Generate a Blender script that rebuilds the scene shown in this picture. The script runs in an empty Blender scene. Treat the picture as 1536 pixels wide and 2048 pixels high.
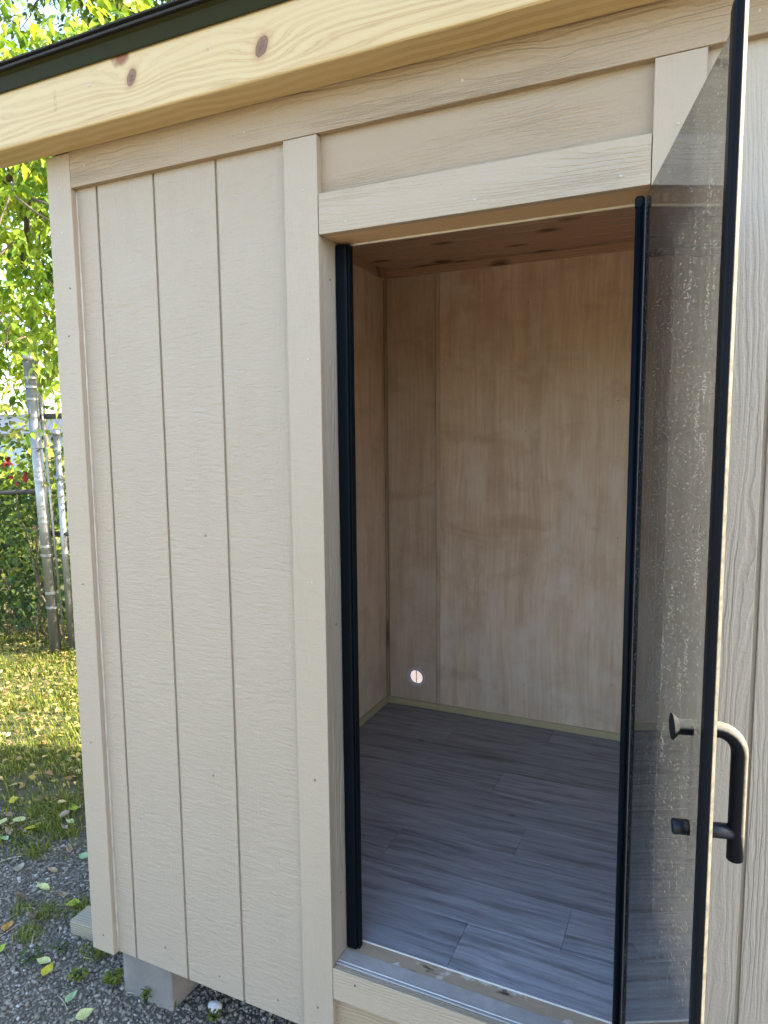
import bpy, bmesh, math, random
import numpy as np
from mathutils import Matrix, Vector

random.seed(7)
RNG = np.random.default_rng(11)
S = bpy.context.scene
COL = S.collection

# ------------------------------------------------------------------ camera
CAM_LOC = Vector((1.5398, -1.4603, 1.6016))
YAW, PITCH, ROLL = 0.43484, -0.10835, 0.00976
fw = Vector((-math.sin(YAW) * math.cos(PITCH), math.cos(YAW) * math.cos(PITCH), math.sin(PITCH)))
rt = Vector((math.cos(YAW), math.sin(YAW), 0))
dn = fw.cross(rt)
r2 = math.cos(ROLL) * rt + math.sin(ROLL) * dn
d2 = -math.sin(ROLL) * rt + math.cos(ROLL) * dn
cam_d = bpy.data.cameras.new("camera")
cam = bpy.data.objects.new("camera", cam_d)
COL.objects.link(cam)
cam.matrix_world = Matrix(((r2.x, -d2.x, -fw.x, CAM_LOC.x), (r2.y, -d2.y, -fw.y, CAM_LOC.y),
                           (r2.z, -d2.z, -fw.z, CAM_LOC.z), (0, 0, 0, 1)))
cam_d.sensor_fit = 'HORIZONTAL'
cam_d.sensor_width = 36.0
cam_d.lens = 32.218
cam_d.clip_start = 0.05
cam_d.clip_end = 500
S.camera = cam

# ------------------------------------------------------------------ light
SUN_AZ = math.radians(21)      # from +x towards +y
SUN_EL = math.radians(32)
SUN_DIR = Vector((math.cos(SUN_EL) * math.cos(SUN_AZ), math.cos(SUN_EL) * math.sin(SUN_AZ), math.sin(SUN_EL)))
w = bpy.data.worlds.new("World")
S.world = w
w.use_nodes = True
wn = w.node_tree
bg = wn.nodes["Background"]
sky = wn.nodes.new("ShaderNodeTexSky")
sky.sky_type = 'NISHITA'
sky.sun_disc = False
sky.sun_elevation = SUN_EL
sky.sun_rotation = math.atan2(SUN_DIR.x, SUN_DIR.y)
sky.air_density = 1.0
sky.dust_density = 2.0
sky.ozone_density = 1.0
wn.links.new(sky.outputs[0], bg.inputs[0])
bg.inputs[1].default_value = 0.15
sl = bpy.data.lights.new("sun", 'SUN')
sl.energy = 3.6
sl.angle = math.radians(0.6)
sl.color = (1.0, 0.90, 0.74)
sun = bpy.data.objects.new("sun", sl)
COL.objects.link(sun)
sun.rotation_euler = (-SUN_DIR).to_track_quat('-Z', 'Y').to_euler()
sun.location = (6, 2, 6)
S.view_settings.view_transform = 'Standard'
S.view_settings.look = 'None'
S.view_settings.gamma = 1
S.view_settings.exposure = 2.88
S.render.engine = 'CYCLES'
S.cycles.use_denoising = True
S.cycles.use_adaptive_sampling = True
S.cycles.adaptive_threshold = 0.015
S.cycles.max_bounces = 10
S.cycles.diffuse_bounces = 5
S.cycles.glossy_bounces = 6
S.cycles.transparent_max_bounces = 24
S.cycles.sample_clamp_indirect = 6
S.cycles.caustics_reflective = False
S.cycles.caustics_refractive = False

# ------------------------------------------------------------------ helpers: nodes
class NT:
    def __init__(self, name):
        self.m = bpy.data.materials.new(name)
        self.m.use_nodes = True
        self.t = self.m.node_tree
        self.b = self.t.nodes["Principled BSDF"]
        self.out = self.t.nodes["Material Output"]
    def n(self, typ, ins=None, **props):
        nd = self.t.nodes.new(typ)
        for k, v in props.items():
            setattr(nd, k, v)
        for k, v in (ins or {}).items():
            self.set(nd.inputs[k], v)
        return nd
    def set(self, sock, v):
        if isinstance(v, bpy.types.NodeSocket):
            self.t.links.new(v, sock)
        elif isinstance(v, bpy.types.Node):
            self.t.links.new(v.outputs[0], sock)
        else:
            if isinstance(v, (tuple, list)) and len(v) == 3 and sock.type == 'RGBA':
                v = (*v, 1)
            sock.default_value = v
    def math(self, op, a, b=0.0, c=0.0, clamp=False):
        nd = self.n('ShaderNodeMath', operation=op, use_clamp=clamp)
        self.set(nd.inputs[0], a); self.set(nd.inputs[1], b)
        if op in ('MULTIPLY_ADD', 'COMPARE', 'SMOOTH_MIN'):
            self.set(nd.inputs[2], c)
        return nd.outputs[0]
    def vmul(self, v, s):
        nd = self.n('ShaderNodeVectorMath', operation='MULTIPLY'); self.set(nd.inputs[0], v); self.set(nd.inputs[1], s)
        return nd.outputs[0]
    def vadd(self, v, s):
        nd = self.n('ShaderNodeVectorMath', operation='ADD'); self.set(nd.inputs[0], v); self.set(nd.inputs[1], s)
        return nd.outputs[0]
    def mix(self, f, a, b, blend='MIX'):
        nd = self.n('ShaderNodeMix', data_type='RGBA', blend_type=blend)
        self.set(nd.inputs[0], f); self.set(nd.inputs[6], a); self.set(nd.inputs[7], b)
        return nd.outputs[2]
    def ramp(self, f, stops):
        nd = self.n('ShaderNodeValToRGB')
        cr = nd.color_ramp
        while len(cr.elements) < len(stops):
            cr.elements.new(0.5)
        for e, (p, c) in zip(cr.elements, stops):
            e.position = p
            e.color = (c, c, c, 1) if isinstance(c, (int, float)) else (*c, 1)
        self.set(nd.inputs[0], f)
        return nd.outputs[0]
    def noise(self, vec, scale, detail=3.0, rough=0.55, dist=0.0):
        return self.n('ShaderNodeTexNoise', {'Vector': vec, 'Scale': scale, 'Detail': detail, 'Roughness': rough, 'Distortion': dist}).outputs[0]
    def wave(self, vec, scale, dist, detail, dscale, direction='X'):
        return self.n('ShaderNodeTexWave', {'Vector': vec, 'Scale': scale, 'Distortion': dist, 'Detail': detail, 'Detail Scale': dscale},
                      bands_direction=direction).outputs['Fac']
    def coords(self, rnd=True):
        tc = self.n('ShaderNodeTexCoord').outputs['Object']
        if not rnd:
            return tc
        oi = self.n('ShaderNodeObjectInfo').outputs['Random']
        off = self.n('ShaderNodeCombineXYZ', {0: self.math('MULTIPLY', oi, 0), 1: self.math('MULTIPLY', oi, 31.0), 2: self.math('MULTIPLY', oi, 17.0)})
        return self.vadd(tc, off.outputs[0])
    def rand(self):
        return self.n('ShaderNodeObjectInfo').outputs['Random']
    def sep(self, v):
        return self.n('ShaderNodeSeparateXYZ', {0: v}).outputs
    def comb(self, x, y, z):
        return self.n('ShaderNodeCombineXYZ', {0: x, 1: y, 2: z}).outputs[0]
    def bump(self, h, dist, strength=1.0, normal=None):
        nd = self.n('ShaderNodeBump', {'Height': h, 'Distance': dist, 'Strength': strength})
        if normal is not None:
            self.set(nd.inputs['Normal'], normal)
        return nd.outputs[0]
    def base(self, color=None, rough=None, normal=None, metal=None, spec=None):
        if color is not None: self.set(self.b.inputs['Base Color'], color)
        if rough is not None: self.set(self.b.inputs['Roughness'], rough)
        if normal is not None: self.set(self.b.inputs['Normal'], normal)
        if metal is not None: self.set(self.b.inputs['Metallic'], metal)
        if spec is not None: self.set(self.b.inputs['Specular IOR Level'], spec)
        return self.m

M = {}

def mk_paint(name, axis, amp, stip, col=(0.318, 0.260, 0.195)):
    """embossed painted engineered-wood siding; axis = direction the grain runs along"""
    t = NT(name)
    v = t.coords()
    x, y, z = t.sep(v)
    if axis == 'z':
        a, l = t.math('ADD', x, y), z
    else:
        a, l = t.math('ADD', z, y), x
    vec = t.comb(a, y, t.math('MULTIPLY', l, 0.10))
    wp = t.noise(vec, 7.0, 2.0)
    a2 = t.math('ADD', a, t.math('MULTIPLY', t.math('SUBTRACT', wp, 0.5), 0.16))
    vec2 = t.comb(a2, y, t.math('MULTIPLY', l, 0.14))
    wv = t.wave(vec2, 30.0, 5.0, 3.0, 2.2)
    wv = t.ramp(wv, [(0.0, 0.0), (0.25, 0.25), (0.7, 1.0), (1.0, 0.75)])
    mask = t.ramp(t.noise(t.comb(t.math('MULTIPLY', a, 3.0), y, t.math('MULTIPLY', l, 0.8)), 2.6, 2.0), [(0.38, 0.08), (0.62, 1.0)])
    fine = t.noise(t.comb(t.math('MULTIPLY', a, 1.0), y, t.math('MULTIPLY', l, 0.55)), 240.0, 3.0, 0.7)
    wr = t.noise(t.comb(t.math('MULTIPLY', a, 0.22), y, l), 95.0, 3.0, 0.6, 0.6)
    h = t.math('ADD', t.math('MULTIPLY', t.math('MULTIPLY', wv, mask), amp), t.math('ADD', t.math('MULTIPLY', fine, 0.6), t.math('MULTIPLY', wr, stip)))
    nrm = t.bump(h, 0.0022, 1.0)
    big = t.noise(v, 1.7, 3.0)
    dirt = t.noise(v, 9.0, 4.0, 0.65)
    c1 = t.mix(t.math('MULTIPLY', big, 0.5), col, tuple(c * 0.90 for c in col))
    c2 = t.mix(t.ramp(dirt, [(0.45, 0.0), (0.8, 0.07)]), c1, tuple(c * f for c, f in zip(col, (0.80, 0.78, 0.75))))
    c3 = t.mix(t.math('MULTIPLY', t.math('SUBTRACT', 1.0, wv), t.math('MULTIPLY', mask, 0.05 * min(amp, 1.0))), c2, tuple(c * 0.62 for c in col))
    t.base(c3, t.math('ADD', 0.42, t.math('MULTIPLY', dirt, 0.25)), nrm, spec=0.4)
    return t.m

M['paint_board'] = mk_paint('painted siding vertical grain', 'z', 0.25, 1.35)
M['paint_strong_skylit'] = mk_paint('painted siding deep grain skylit tone', 'z', 0.75, 0.25, (0.370, 0.315, 0.250))  # paler, greyer copy of the siding paint; stands in for extra skylight
M['paint_trim'] = mk_paint('painted trim vertical grain', 'z', 0.25, 0.6, (0.330, 0.269, 0.200))
M['paint_head'] = mk_paint('painted head casing', 'x', 0.55, 0.4, (0.335, 0.270, 0.198))
M['paint_rail_shaded'] = mk_paint('painted trim horizontal grain shaded tone', 'x', 0.75, 0.55, (0.292, 0.222, 0.148))  # same paint, darker and tanner to paint in the shade under the eave

def mk_fascia():
    t = NT('yellow pine fascia')
    v = t.coords(False)
    x, y, z = t.sep(v)
    zz = t.math('ADD', z, t.math('MULTIPLY', y, -0.6))
    warp = t.noise(t.comb(t.math('MULTIPLY', x, 0.9), 0.0, t.math('MULTIPLY', z, 6.0)), 1.6, 2.0)
    u = t.math('ADD', zz, t.math('MULTIPLY', t.math('SUBTRACT', warp, 0.5), 0.10))
    u = t.math('ADD', u, t.math('MULTIPLY', t.math('SUBTRACT', t.noise(t.comb(t.math('MULTIPLY', x, 0.06), 1.0, z), 70.0, 3.0, 0.6), 0.5), 0.016))
    dark = halo = None
    for (kx, kz, r) in [(0.255, 2.470, 1.0), (0.631, 2.453, 1.1), (1.9, 2.46, 1.0)]:
        dx = t.math('SUBTRACT', x, kx); dz = t.math('SUBTRACT', z, kz)
        far = t.math('ADD', t.math('POWER', t.math('ABSOLUTE', t.math('DIVIDE', dx, 0.075)), 2.0), t.math('POWER', t.math('ABSOLUTE', t.math('DIVIDE', dz, 0.045)), 2.0))
        u = t.math('ADD', u, t.math('MULTIPLY', t.math('EXPONENT', t.math('MULTIPLY', far, -1.0)), 0.034))
        wob = t.math('MULTIPLY', t.math('SUBTRACT', t.noise(v, 70.0, 2.0), 0.5), 0.9)
        near = t.math('ADD', t.math('POWER', t.math('ABSOLUTE', t.math('DIVIDE', t.math('ADD', dx, t.math('MULTIPLY', dz, -0.25)), 0.0125 * r)), 2.0),
                      t.math('POWER', t.math('ABSOLUTE', t.math('DIVIDE', dz, 0.0165 * r)), 2.0))
        k = t.ramp(t.math('MULTIPLY', t.math('ADD', near, wob), 0.4), [(0.0, 1.0), (0.28, 0.8), (0.46, 0.95), (0.60, 0.15), (1.0, 0.0)])
        dark = k if dark is None else t.math('MAXIMUM', dark, k)
        hk = t.ramp(t.math('MULTIPLY', t.math('ADD', near, wob), 0.12), [(0.15, 1.0), (0.6, 0.0)])
        halo = hk if halo is None else t.math('MAXIMUM', halo, hk)
    w1 = t.wave(t.comb(t.math('MULTIPLY', x, 0.10), 0.0, u), 17.0, 0.5, 2.0, 3.0, 'Z')
    w1 = t.ramp(w1, [(0.0, 0.0), (0.55, 0.25), (0.88, 1.0), (1.0, 0.35)])
    up = t.ramp(z, [(0.0, 0.0), (1.0, 1.0)])
    mp = t.n('ShaderNodeMapRange', {0: z, 1: 2.44, 2: 2.50, 3: 1.0, 4: 0.38})
    g = t.math('MULTIPLY', w1, t.math('MULTIPLY', mp.outputs[0], t.ramp(t.noise(t.comb(t.math('MULTIPLY', x, 0.5), 2.0, t.math('MULTIPLY', z, 5.0)), 5.0, 3.0), [(0.35, 0.35), (0.65, 1.0)])))
    fine = t.noise(t.comb(t.math('MULTIPLY', x, 0.05), y, z), 420.0, 2.0)
    big = t.noise(t.comb(t.math('MULTIPLY', x, 0.7), y, t.math('MULTIPLY', z, 3.0)), 4.0, 3.0)
    c = t.mix(g, (0.46, 0.36, 0.195), (0.29, 0.185, 0.072))
    c = t.mix(t.math('MULTIPLY', big, 0.45), c, (0.40, 0.28, 0.125))
    c = t.mix(t.math('MULTIPLY', fine, 0.22), c, (0.44, 0.30, 0.13))
    # reddish resin stain against the drip edge
    sx = t.math('DIVIDE', t.math('SUBTRACT', x, 0.223), 0.034); sz = t.math('DIVIDE', t.math('SUBTRACT', z, 2.523), 0.024)
    sd = t.math('ADD', t.math('ADD', t.math('MULTIPLY', sx, sx), t.math('MULTIPLY', sz, sz)), t.math('MULTIPLY', t.math('SUBTRACT', t.noise(v, 45.0, 3.0), 0.5), 1.6))
    c = t.mix(t.ramp(sd, [(0.2, 0.92), (1.0, 0.0)]), c, (0.16, 0.045, 0.015))
    c = t.mix(t.math('MULTIPLY', halo, 0.55), c, (0.36, 0.20, 0.085))
    c = t.mix(dark, c, t.mix(t.noise(v, 180.0, 2.0), (0.05, 0.025, 0.015), (0.20, 0.10, 0.05)))
    # grey mill stamp, worn to dashes
    st = t.math('MULTIPLY', t.math('COMPARE', x, -0.006, 0.0055), t.math('COMPARE', z, 2.468, 0.026))
    st = t.math('MULTIPLY', st, t.ramp(t.noise(v, 330.0, 1.0), [(0.50, 0.0), (0.58, 0.55)]))
    c = t.mix(st, c, (0.16, 0.13, 0.08))
    nrm = t.bump(t.math('ADD', t.math('MULTIPLY', g, -0.6), t.math('MULTIPLY', fine, 0.25)), 0.0012, 0.6)
    t.base(c, 0.55, nrm, spec=0.35)
    return t.m
M['fascia'] = mk_fascia()

def mk_ply(name, k=1.0):
    t = NT(name)
    v = t.coords()
    x, y, z = t.sep(v)
    a = t.math('ADD', x, y)
    wp = t.noise(t.comb(a, 0.0, t.math('MULTIPLY', z, 0.35)), 3.2, 3.0)
    a2 = t.math('ADD', a, t.math('MULTIPLY', t.math('SUBTRACT', wp, 0.5), 0.09))
    g = t.noise(t.comb(a2, 0.0, t.math('MULTIPLY', z, 0.035)), 75.0, 5.0, 0.7)
    streak = t.noise(t.comb(a2, 0.0, t.math('MULTIPLY', z, 0.10)), 11.0, 3.0, 0.6)
    blot = t.noise(t.comb(a, 0.0, t.math('MULTIPLY', z, 0.9)), 3.0, 5.0, 0.62, 1.2)
    blot2 = t.noise(t.comb(a, 4.0, t.math('MULTIPLY', z, 2.2)), 2.6, 4.0, 0.6, 0.8)
    c = t.mix(t.ramp(g, [(0.3, 0.0), (0.75, 1.0)]), (0.86, 0.71, 0.56), (0.63, 0.475, 0.34))
    c = t.mix(t.ramp(streak, [(0.46, 0.0), (0.74, 0.6)]), c, (0.48, 0.335, 0.215))
    c = t.mix(t.ramp(blot, [(0.52, 0.0), (0.72, 0.55)]), c, (0.82, 0.74, 0.65))
    c = t.mix(t.ramp(blot2, [(0.50, 0.0), (0.70, 0.5)]), c, (0.50, 0.33, 0.19))
    # small cat's-paw figures
    vo = t.n('ShaderNodeTexVoronoi', {'Vector': t.comb(a, 0.0, t.math('MULTIPLY', z, 1.3)), 'Scale': 3.4, 'Randomness': 1.0}).outputs['Distance']
    c = t.mix(t.ramp(t.math('ADD', vo, t.math('MULTIPLY', t.math('SUBTRACT', g, 0.5), 0.12)), [(0.01, 0.45), (0.10, 0.0)]), c, (0.32, 0.20, 0.12))
    bloom = t.ramp(t.noise(t.comb(a2, 7.0, t.math('MULTIPLY', z, 0.45)), 6.5, 6.0, 0.7), [(0.48, 0.0), (0.66, 0.5)])
    c = t.mix(bloom, c, (0.84, 0.76, 0.69))
    c = t.mix(1.0, c, (k, k * .97, k * .94), 'MULTIPLY')
    t.base(c, 0.6, t.bump(g, 0.0006, 0.5), spec=0.3)
    return t.m
M['ply'] = mk_ply('birch plywood')
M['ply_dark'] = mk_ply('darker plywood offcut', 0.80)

def mk_wood(name, c0, c1, knots, scale=26.0, along='x', knotcol=(0.06, 0.02, 0.01), rough=0.6):
    t = NT(name)
    v = t.coords()
    x, y, z = t.sep(v)
    if along == 'x':
        l, a, b = x, y, z
    elif along == 'y':
        l, a, b = y, x, z
    else:
        l, a, b = z, x, y
    aa = t.math('ADD', a, b)
    wp = t.noise(t.comb(t.math('MULTIPLY', l, 0.3), aa, 0.0), 5.0, 2.0)
    a2 = t.math('ADD', aa, t.math('MULTIPLY', t.math('SUBTRACT', wp, 0.5), 0.05))
    wv = t.wave(t.comb(a2, 0.0, t.math('MULTIPLY', l, 0.1)), scale, 2.0, 2.0, 2.0)
    fine = t.noise(t.comb(t.math('MULTIPLY', l, 0.05), aa, 0.0), 260.0, 3.0)
    c = t.mix(wv, c0, c1)
    c = t.mix(t.math('MULTIPLY', fine, 0.35), c, tuple(k * 0.6 for k in c1))
    if knots:
        vo = t.n('ShaderNodeTexVoronoi', {'Vector': t.comb(t.math('MULTIPLY', l, 0.55), aa, 0.0), 'Scale': knots, 'Randomness': 1.0}).outputs['Distance']
        c = t.mix(t.ramp(vo, [(0.10, 0.95), (0.22, 0.0)]), c, knotcol)
    c = t.mix(t.math('MULTIPLY', t.rand(), 0.3), c, tuple(k * 0.7 for k in c0))
    t.base(c, rough, t.bump(t.math('ADD', wv, fine), 0.0006, 0.5), spec=0.3)
    return t.m
M['ceiling'] = mk_wood('knotty pine ceiling', (0.66, 0.455, 0.32), (0.50, 0.32, 0.21), 6.0, 30.0)
M['softwood'] = mk_wood('pale softwood trim', (0.66, 0.56, 0.35), (0.52, 0.42, 0.24), 0, 40.0)
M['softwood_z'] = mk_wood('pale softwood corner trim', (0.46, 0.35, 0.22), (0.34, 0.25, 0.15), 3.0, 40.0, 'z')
M['header'] = mk_wood('bare wood lintel', (0.58, 0.41, 0.25), (0.45, 0.29, 0.16), 0, 34.0)
M['timber'] = mk_wood('grey weathered timber', (0.33, 0.29, 0.22), (0.22, 0.19, 0.13), 0, 36.0, 'x')
M['fenceboard'] = mk_wood('weathered fence board', (0.30, 0.25, 0.19), (0.22, 0.18, 0.13), 4.0, 30.0, 'z')

def mk_threshold():
    t = NT('bare threshold strip with old filler')
    v = t.coords()
    x, y, z = t.sep(v)
    g = t.noise(t.comb(t.math('MULTIPLY', x, 0.08), y, z), 160.0, 3.0)
    c = t.mix(g, (0.43, 0.34, 0.25), (0.28, 0.21, 0.14))
    sp = t.noise(t.comb(t.math('MULTIPLY', x, 0.55), t.math('MULTIPLY', y, 2.0), 0.0), 13.0, 4.0, 0.6)
    c = t.mix(t.ramp(sp, [(0.60, 0.0), (0.66, 0.95)]), c, (0.065, 0.04, 0.03))
    pl = t.noise(t.comb(x, y, 3.0), 20.0, 3.0)
    c = t.mix(t.ramp(pl, [(0.58, 0.0), (0.66, 0.6)]), c, (0.62, 0.58, 0.52))
    return t.base(c, 0.65, t.bump(t.math('SUBTRACT', g, sp), 0.001, 0.7), spec=0.25)
M['threshold'] = mk_threshold()

def mk_vinyl():
    t = NT('grey oak vinyl plank')
    v = t.coords()
    x, y, z = t.sep(v)
    wp = t.noise(t.comb(t.math('MULTIPLY', x, 0.5), y, 0.0), 5.0, 3.0)
    y2 = t.math('ADD', y, t.math('MULTIPLY', t.math('SUBTRACT', wp, 0.5), 0.045))
    g = t.noise(t.comb(t.math('MULTIPLY', x, 0.045), y2, 0.0), 85.0, 5.0, 0.65)
    arch = t.wave(t.comb(t.math('MULTIPLY', x, 0.14), y2, 0.0), 20.0, 6.0, 2.0, 1.6, 'Y')
    mask = t.ramp(t.noise(t.comb(t.math('MULTIPLY', x, 0.5), y, 5.0), 4.0, 2.0), [(0.5, 0.0), (0.7, 1.0)])
    st = t.noise(t.comb(t.math('MULTIPLY', x, 0.075), y2, 2.0), 30.0, 6.0, 0.7)
    c = t.mix(t.ramp(g, [(0.3, 0.0), (0.72, 1.0)]), (0.345, 0.365, 0.405), (0.20, 0.213, 0.245))
    c = t.mix(t.math('MULTIPLY', t.math('MULTIPLY', arch, mask), 0.35), c, (0.40, 0.42, 0.455))
    c = t.mix(t.ramp(st, [(0.48, 0.0), (0.66, 0.8)]), c, (0.095, 0.093, 0.100))
    vo = t.n('ShaderNodeTexVoronoi', {'Vector': t.comb(t.math('MULTIPLY', x, 0.6), y, 0.0), 'Scale': 3.4, 'Randomness': 1.0}).outputs['Distance']
    c = t.mix(t.ramp(vo, [(0.015, 0.5), (0.05, 0.0)]), c, (0.03, 0.028, 0.03))
    br = t.math('ADD', 0.86, t.math('MULTIPLY', t.rand(), 0.24))
    c = t.mix(1.0, c, t.comb(br, br, br), 'MULTIPLY')
    t.base(c, t.math('ADD', 0.36, t.math('MULTIPLY', g, 0.2)), t.bump(g, 0.0004, 0.6), spec=0.5)
    return t.m
M['vinyl'] = mk_vinyl()

def mk_simple(name, c, rough, metal=0.0, spec=0.5, var=0.15, vs=30.0, bump=0.0):
    t = NT(name)
    v = t.coords()
    nz = t.noise(v, vs, 4.0, 0.6)
    col = t.mix(t.math('MULTIPLY', nz, 1.0), tuple(k * (1 + var) for k in c), tuple(k * (1 - var) for k in c))
    nrm = t.bump(nz, bump, 1.0) if bump else None
    return t.base(col, t.math('ADD', rough - 0.06, t.math('MULTIPLY', nz, 0.12)), nrm, metal, spec)
M['black'] = mk_simple('black powder coat', (0.003, 0.005, 0.007), 0.42, 0.0, 0.06, 0.2, 60.0)
M['black_satin'] = mk_simple('black satin aluminium', (0.003, 0.005, 0.008), 0.34, 0.0, 0.06, 0.2, 30.0)
M['drip'] = mk_simple('black drip edge reflected green tint', (0.020, 0.0185, 0.005), 0.5, 0.0, 0.05, 0.15, 12.0)  # black metal; olive base stands in for reflected greenery
M['shingle'] = mk_simple('black asphalt shingle', (0.028, 0.027, 0.026), 0.9, 0.0, 0.3, 0.6, 500.0, 0.0008)
M['nail'] = mk_simple('galvanised nail head', (0.36, 0.345, 0.31), 0.5, 0.0, 0.6, 0.2, 200.0)
M['nail_paint'] = mk_simple('painted nail head', (0.40, 0.34, 0.26), 0.5, 0.0, 0.4, 0.2, 200.0)
M['nail_dark'] = mk_simple('rusted nail hole', (0.13, 0.105, 0.085), 0.7, 0.0, 0.3, 0.3, 200.0)
M['galv'] = mk_simple('galvanised steel', (0.24, 0.24, 0.225), 0.42, 0.7, 0.5, 0.18, 9.0)
M['galv_dull'] = mk_simple('dull galvanised steel', (0.27, 0.275, 0.265), 0.5, 0.8, 0.5, 0.2, 20.0)
M['darkrail'] = mk_simple('dark weathered rail', (0.06, 0.055, 0.05), 0.7, 0.0, 0.3, 0.3, 20.0)
M['whiteplastic'] = mk_simple('white plastic edging', (0.62, 0.60, 0.56), 0.5, 0.0, 0.4, 0.15, 40.0)
M['sill_grey'] = mk_simple('blue grey sill plank', (0.33, 0.315, 0.30), 0.5, 0.0, 0.3, 0.40, 22.0, 0.0006)
M['void'] = mk_simple('dark sheathing', (0.05, 0.045, 0.04), 0.9, 0.0, 0.2, 0.3, 10.0)

def mk_concrete():
    t = NT('cast concrete')
    v = t.coords()
    a = t.noise(v, 9.0, 5.0, 0.65); f = t.noise(v, 260.0, 2.0)
    c = t.mix(a, (0.25, 0.228, 0.205), (0.115, 0.102, 0.092))
    c = t.mix(t.ramp(t.noise(v, 5.0, 3.0), [(0.55, 0.0), (0.75, 0.5)]), c, (0.34, 0.33, 0.32))
    return t.base(c, 0.9, t.bump(t.math('ADD', a, t.math('MULTIPLY', f, 0.8)), 0.005, 0.9), spec=0.2)
M['concrete'] = mk_concrete()

def mk_glass():
    t = NT('grey tinted dusty glass')
    v = t.coords(False)
    x, y, z = t.sep(v)
    lw = t.n('ShaderNodeFresnel', {'IOR': 1.5}).outputs[0]
    tr = t.n('ShaderNodeBsdfTransparent', {'Color': (0.50, 0.525, 0.55, 1)})
    gl = t.n('ShaderNodeBsdfGlossy', {'Color': (1, 1, 1), 'Roughness': 0.008})
    g = t.n('ShaderNodeMixShader', {0: lw, 1: tr.outputs[0], 2: gl.outputs[0]})
    # grime film, water specks and wiped smears
    n1 = t.noise(t.comb(t.math('MULTIPLY', y, 0.27), t.math('ADD', z, t.math('MULTIPLY', y, 0.37)), x), 430.0, 3.0, 0.9, 0.5)
    n2 = t.noise(t.comb(y, t.math('MULTIPLY', z, 0.35), 0.0), 18.0, 4.0, 0.7)
    n3 = t.noise(t.comb(y, t.math('MULTIPLY', z, 0.05), 4.0), 55.0, 3.0)
    spk = t.ramp(n1, [(0.52, 0.0), (0.62, 0.5), (0.70, 1.0)])
    film = t.math('ADD', t.ramp(n2, [(0.30, 0.01), (0.75, 0.055)]), t.math('MULTIPLY', t.ramp(n3, [(0.4, 0.0), (0.7, 1.0)]), 0.05))
    smear = t.ramp(t.noise(t.comb(t.math('MULTIPLY', y, 0.8), t.math('MULTIPLY', z, 0.42), 9.0), 10.0, 3.0, 0.5, 1.0), [(0.66, 0.0), (0.71, 0.5)])
    d = t.math('ADD', film, t.math('MULTIPLY', spk, t.math('ADD', 0.16, t.math('MULTIPLY', n2, 0.5))), clamp=True)
    d = t.math('ADD', d, t.math('MULTIPLY', smear, n1), clamp=True)
    dust = t.n('ShaderNodeMixShader', {0: 0.6, 1: t.n('ShaderNodeBsdfDiffuse', {'Color': (0.55, 0.54, 0.50, 1)}).outputs[0],
                                       2: t.n('ShaderNodeBsdfTranslucent', {'Color': (0.58, 0.57, 0.53, 1)}).outputs[0]})
    # dust lies on the outside face only
    nx = t.sep(t.n('ShaderNodeNewGeometry').outputs['True Normal'])[0]
    face = t.math('GREATER_THAN', t.math('ABSOLUTE', nx), 0.5)
    fin = t.n('ShaderNodeMixShader', {0: t.math('MULTIPLY', t.math('MULTIPLY', d, face), 0.30), 1: g.outputs[0], 2: dust.outputs[0]})
    t.t.links.new(fin.outputs[0], t.out.inputs[0])
    return t.m
M['glass'] = mk_glass()

def mk_sunlit_black():
    """black enamel with a pale sunlit highlight painted on upward and outward faces"""
    t = NT('black enamel with painted sun highlight')
    v = t.coords(False)
    nx, ny, nz = t.sep(t.n('ShaderNodeNewGeometry').outputs['Normal'])
    up = t.n('ShaderNodeMapRange', {0: t.math('ADD', nz, t.math('MULTIPLY', nx, 0.8)), 1: 0.42, 2: 0.72, 3: 0.0, 4: 0.42}).outputs[0]
    d = t.math('MULTIPLY', up, t.ramp(t.noise(v, 90.0, 4.0, 0.7), [(0.35, 0.5), (0.7, 1.0)]), clamp=True)
    c = t.mix(d, (0.005, 0.006, 0.008), (0.46, 0.42, 0.32))  # pale tone on sun-facing normals paints the sunlit side
    return t.base(c, t.math('ADD', 0.36, t.math('MULTIPLY', d, 0.4)), None, 0.0, 0.04)
M['handle'] = mk_sunlit_black()
M['knob'] = mk_simple('black satin knob', (0.006, 0.008, 0.013), 0.36, 0.0, 0.22, 0.1, 40.0)

def mk_leaf(name, cols, trans=0.45, gloss=0.25):
    t = NT(name)
    at = t.n('ShaderNodeAttribute', attribute_name='tint').outputs['Fac']
    v = t.n('ShaderNodeTexCoord').outputs['Object']
    k = t.math('ADD', at, t.math('MULTIPLY', t.math('SUBTRACT', t.noise(v, 40.0, 2.0), 0.5), 0.18))
    c = t.ramp(k, [(i / (len(cols) - 1), cc) for i, cc in enumerate(cols)])
    t.base(c, 0.45, spec=gloss)
    tl = t.n('ShaderNodeBsdfTranslucent', {'Color': t.mix(1.0, c, (1.15, 1.1, 0.6), 'MULTIPLY')})
    mx = t.n('ShaderNodeMixShader', {0: trans, 1: t.b.outputs[0], 2: tl.outputs[0]})
    t.t.links.new(mx.outputs[0], t.out.inputs[0])
    return t.m
M['leaf_tree'] = mk_leaf('ash leaf green', [(0.05, 0.11, 0.014), (0.13, 0.22, 0.024), (0.24, 0.32, 0.034), (0.36, 0.39, 0.055)])
M['leaf_far'] = mk_leaf('far tree leaf', [(0.04, 0.075, 0.014), (0.075, 0.12, 0.022), (0.12, 0.165, 0.03), (0.18, 0.19, 0.04)])
M['leaf_vine'] = mk_leaf('vine leaf', [(0.025, 0.055, 0.012), (0.05, 0.095, 0.018), (0.09, 0.14, 0.02), (0.22, 0.21, 0.035)])
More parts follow.
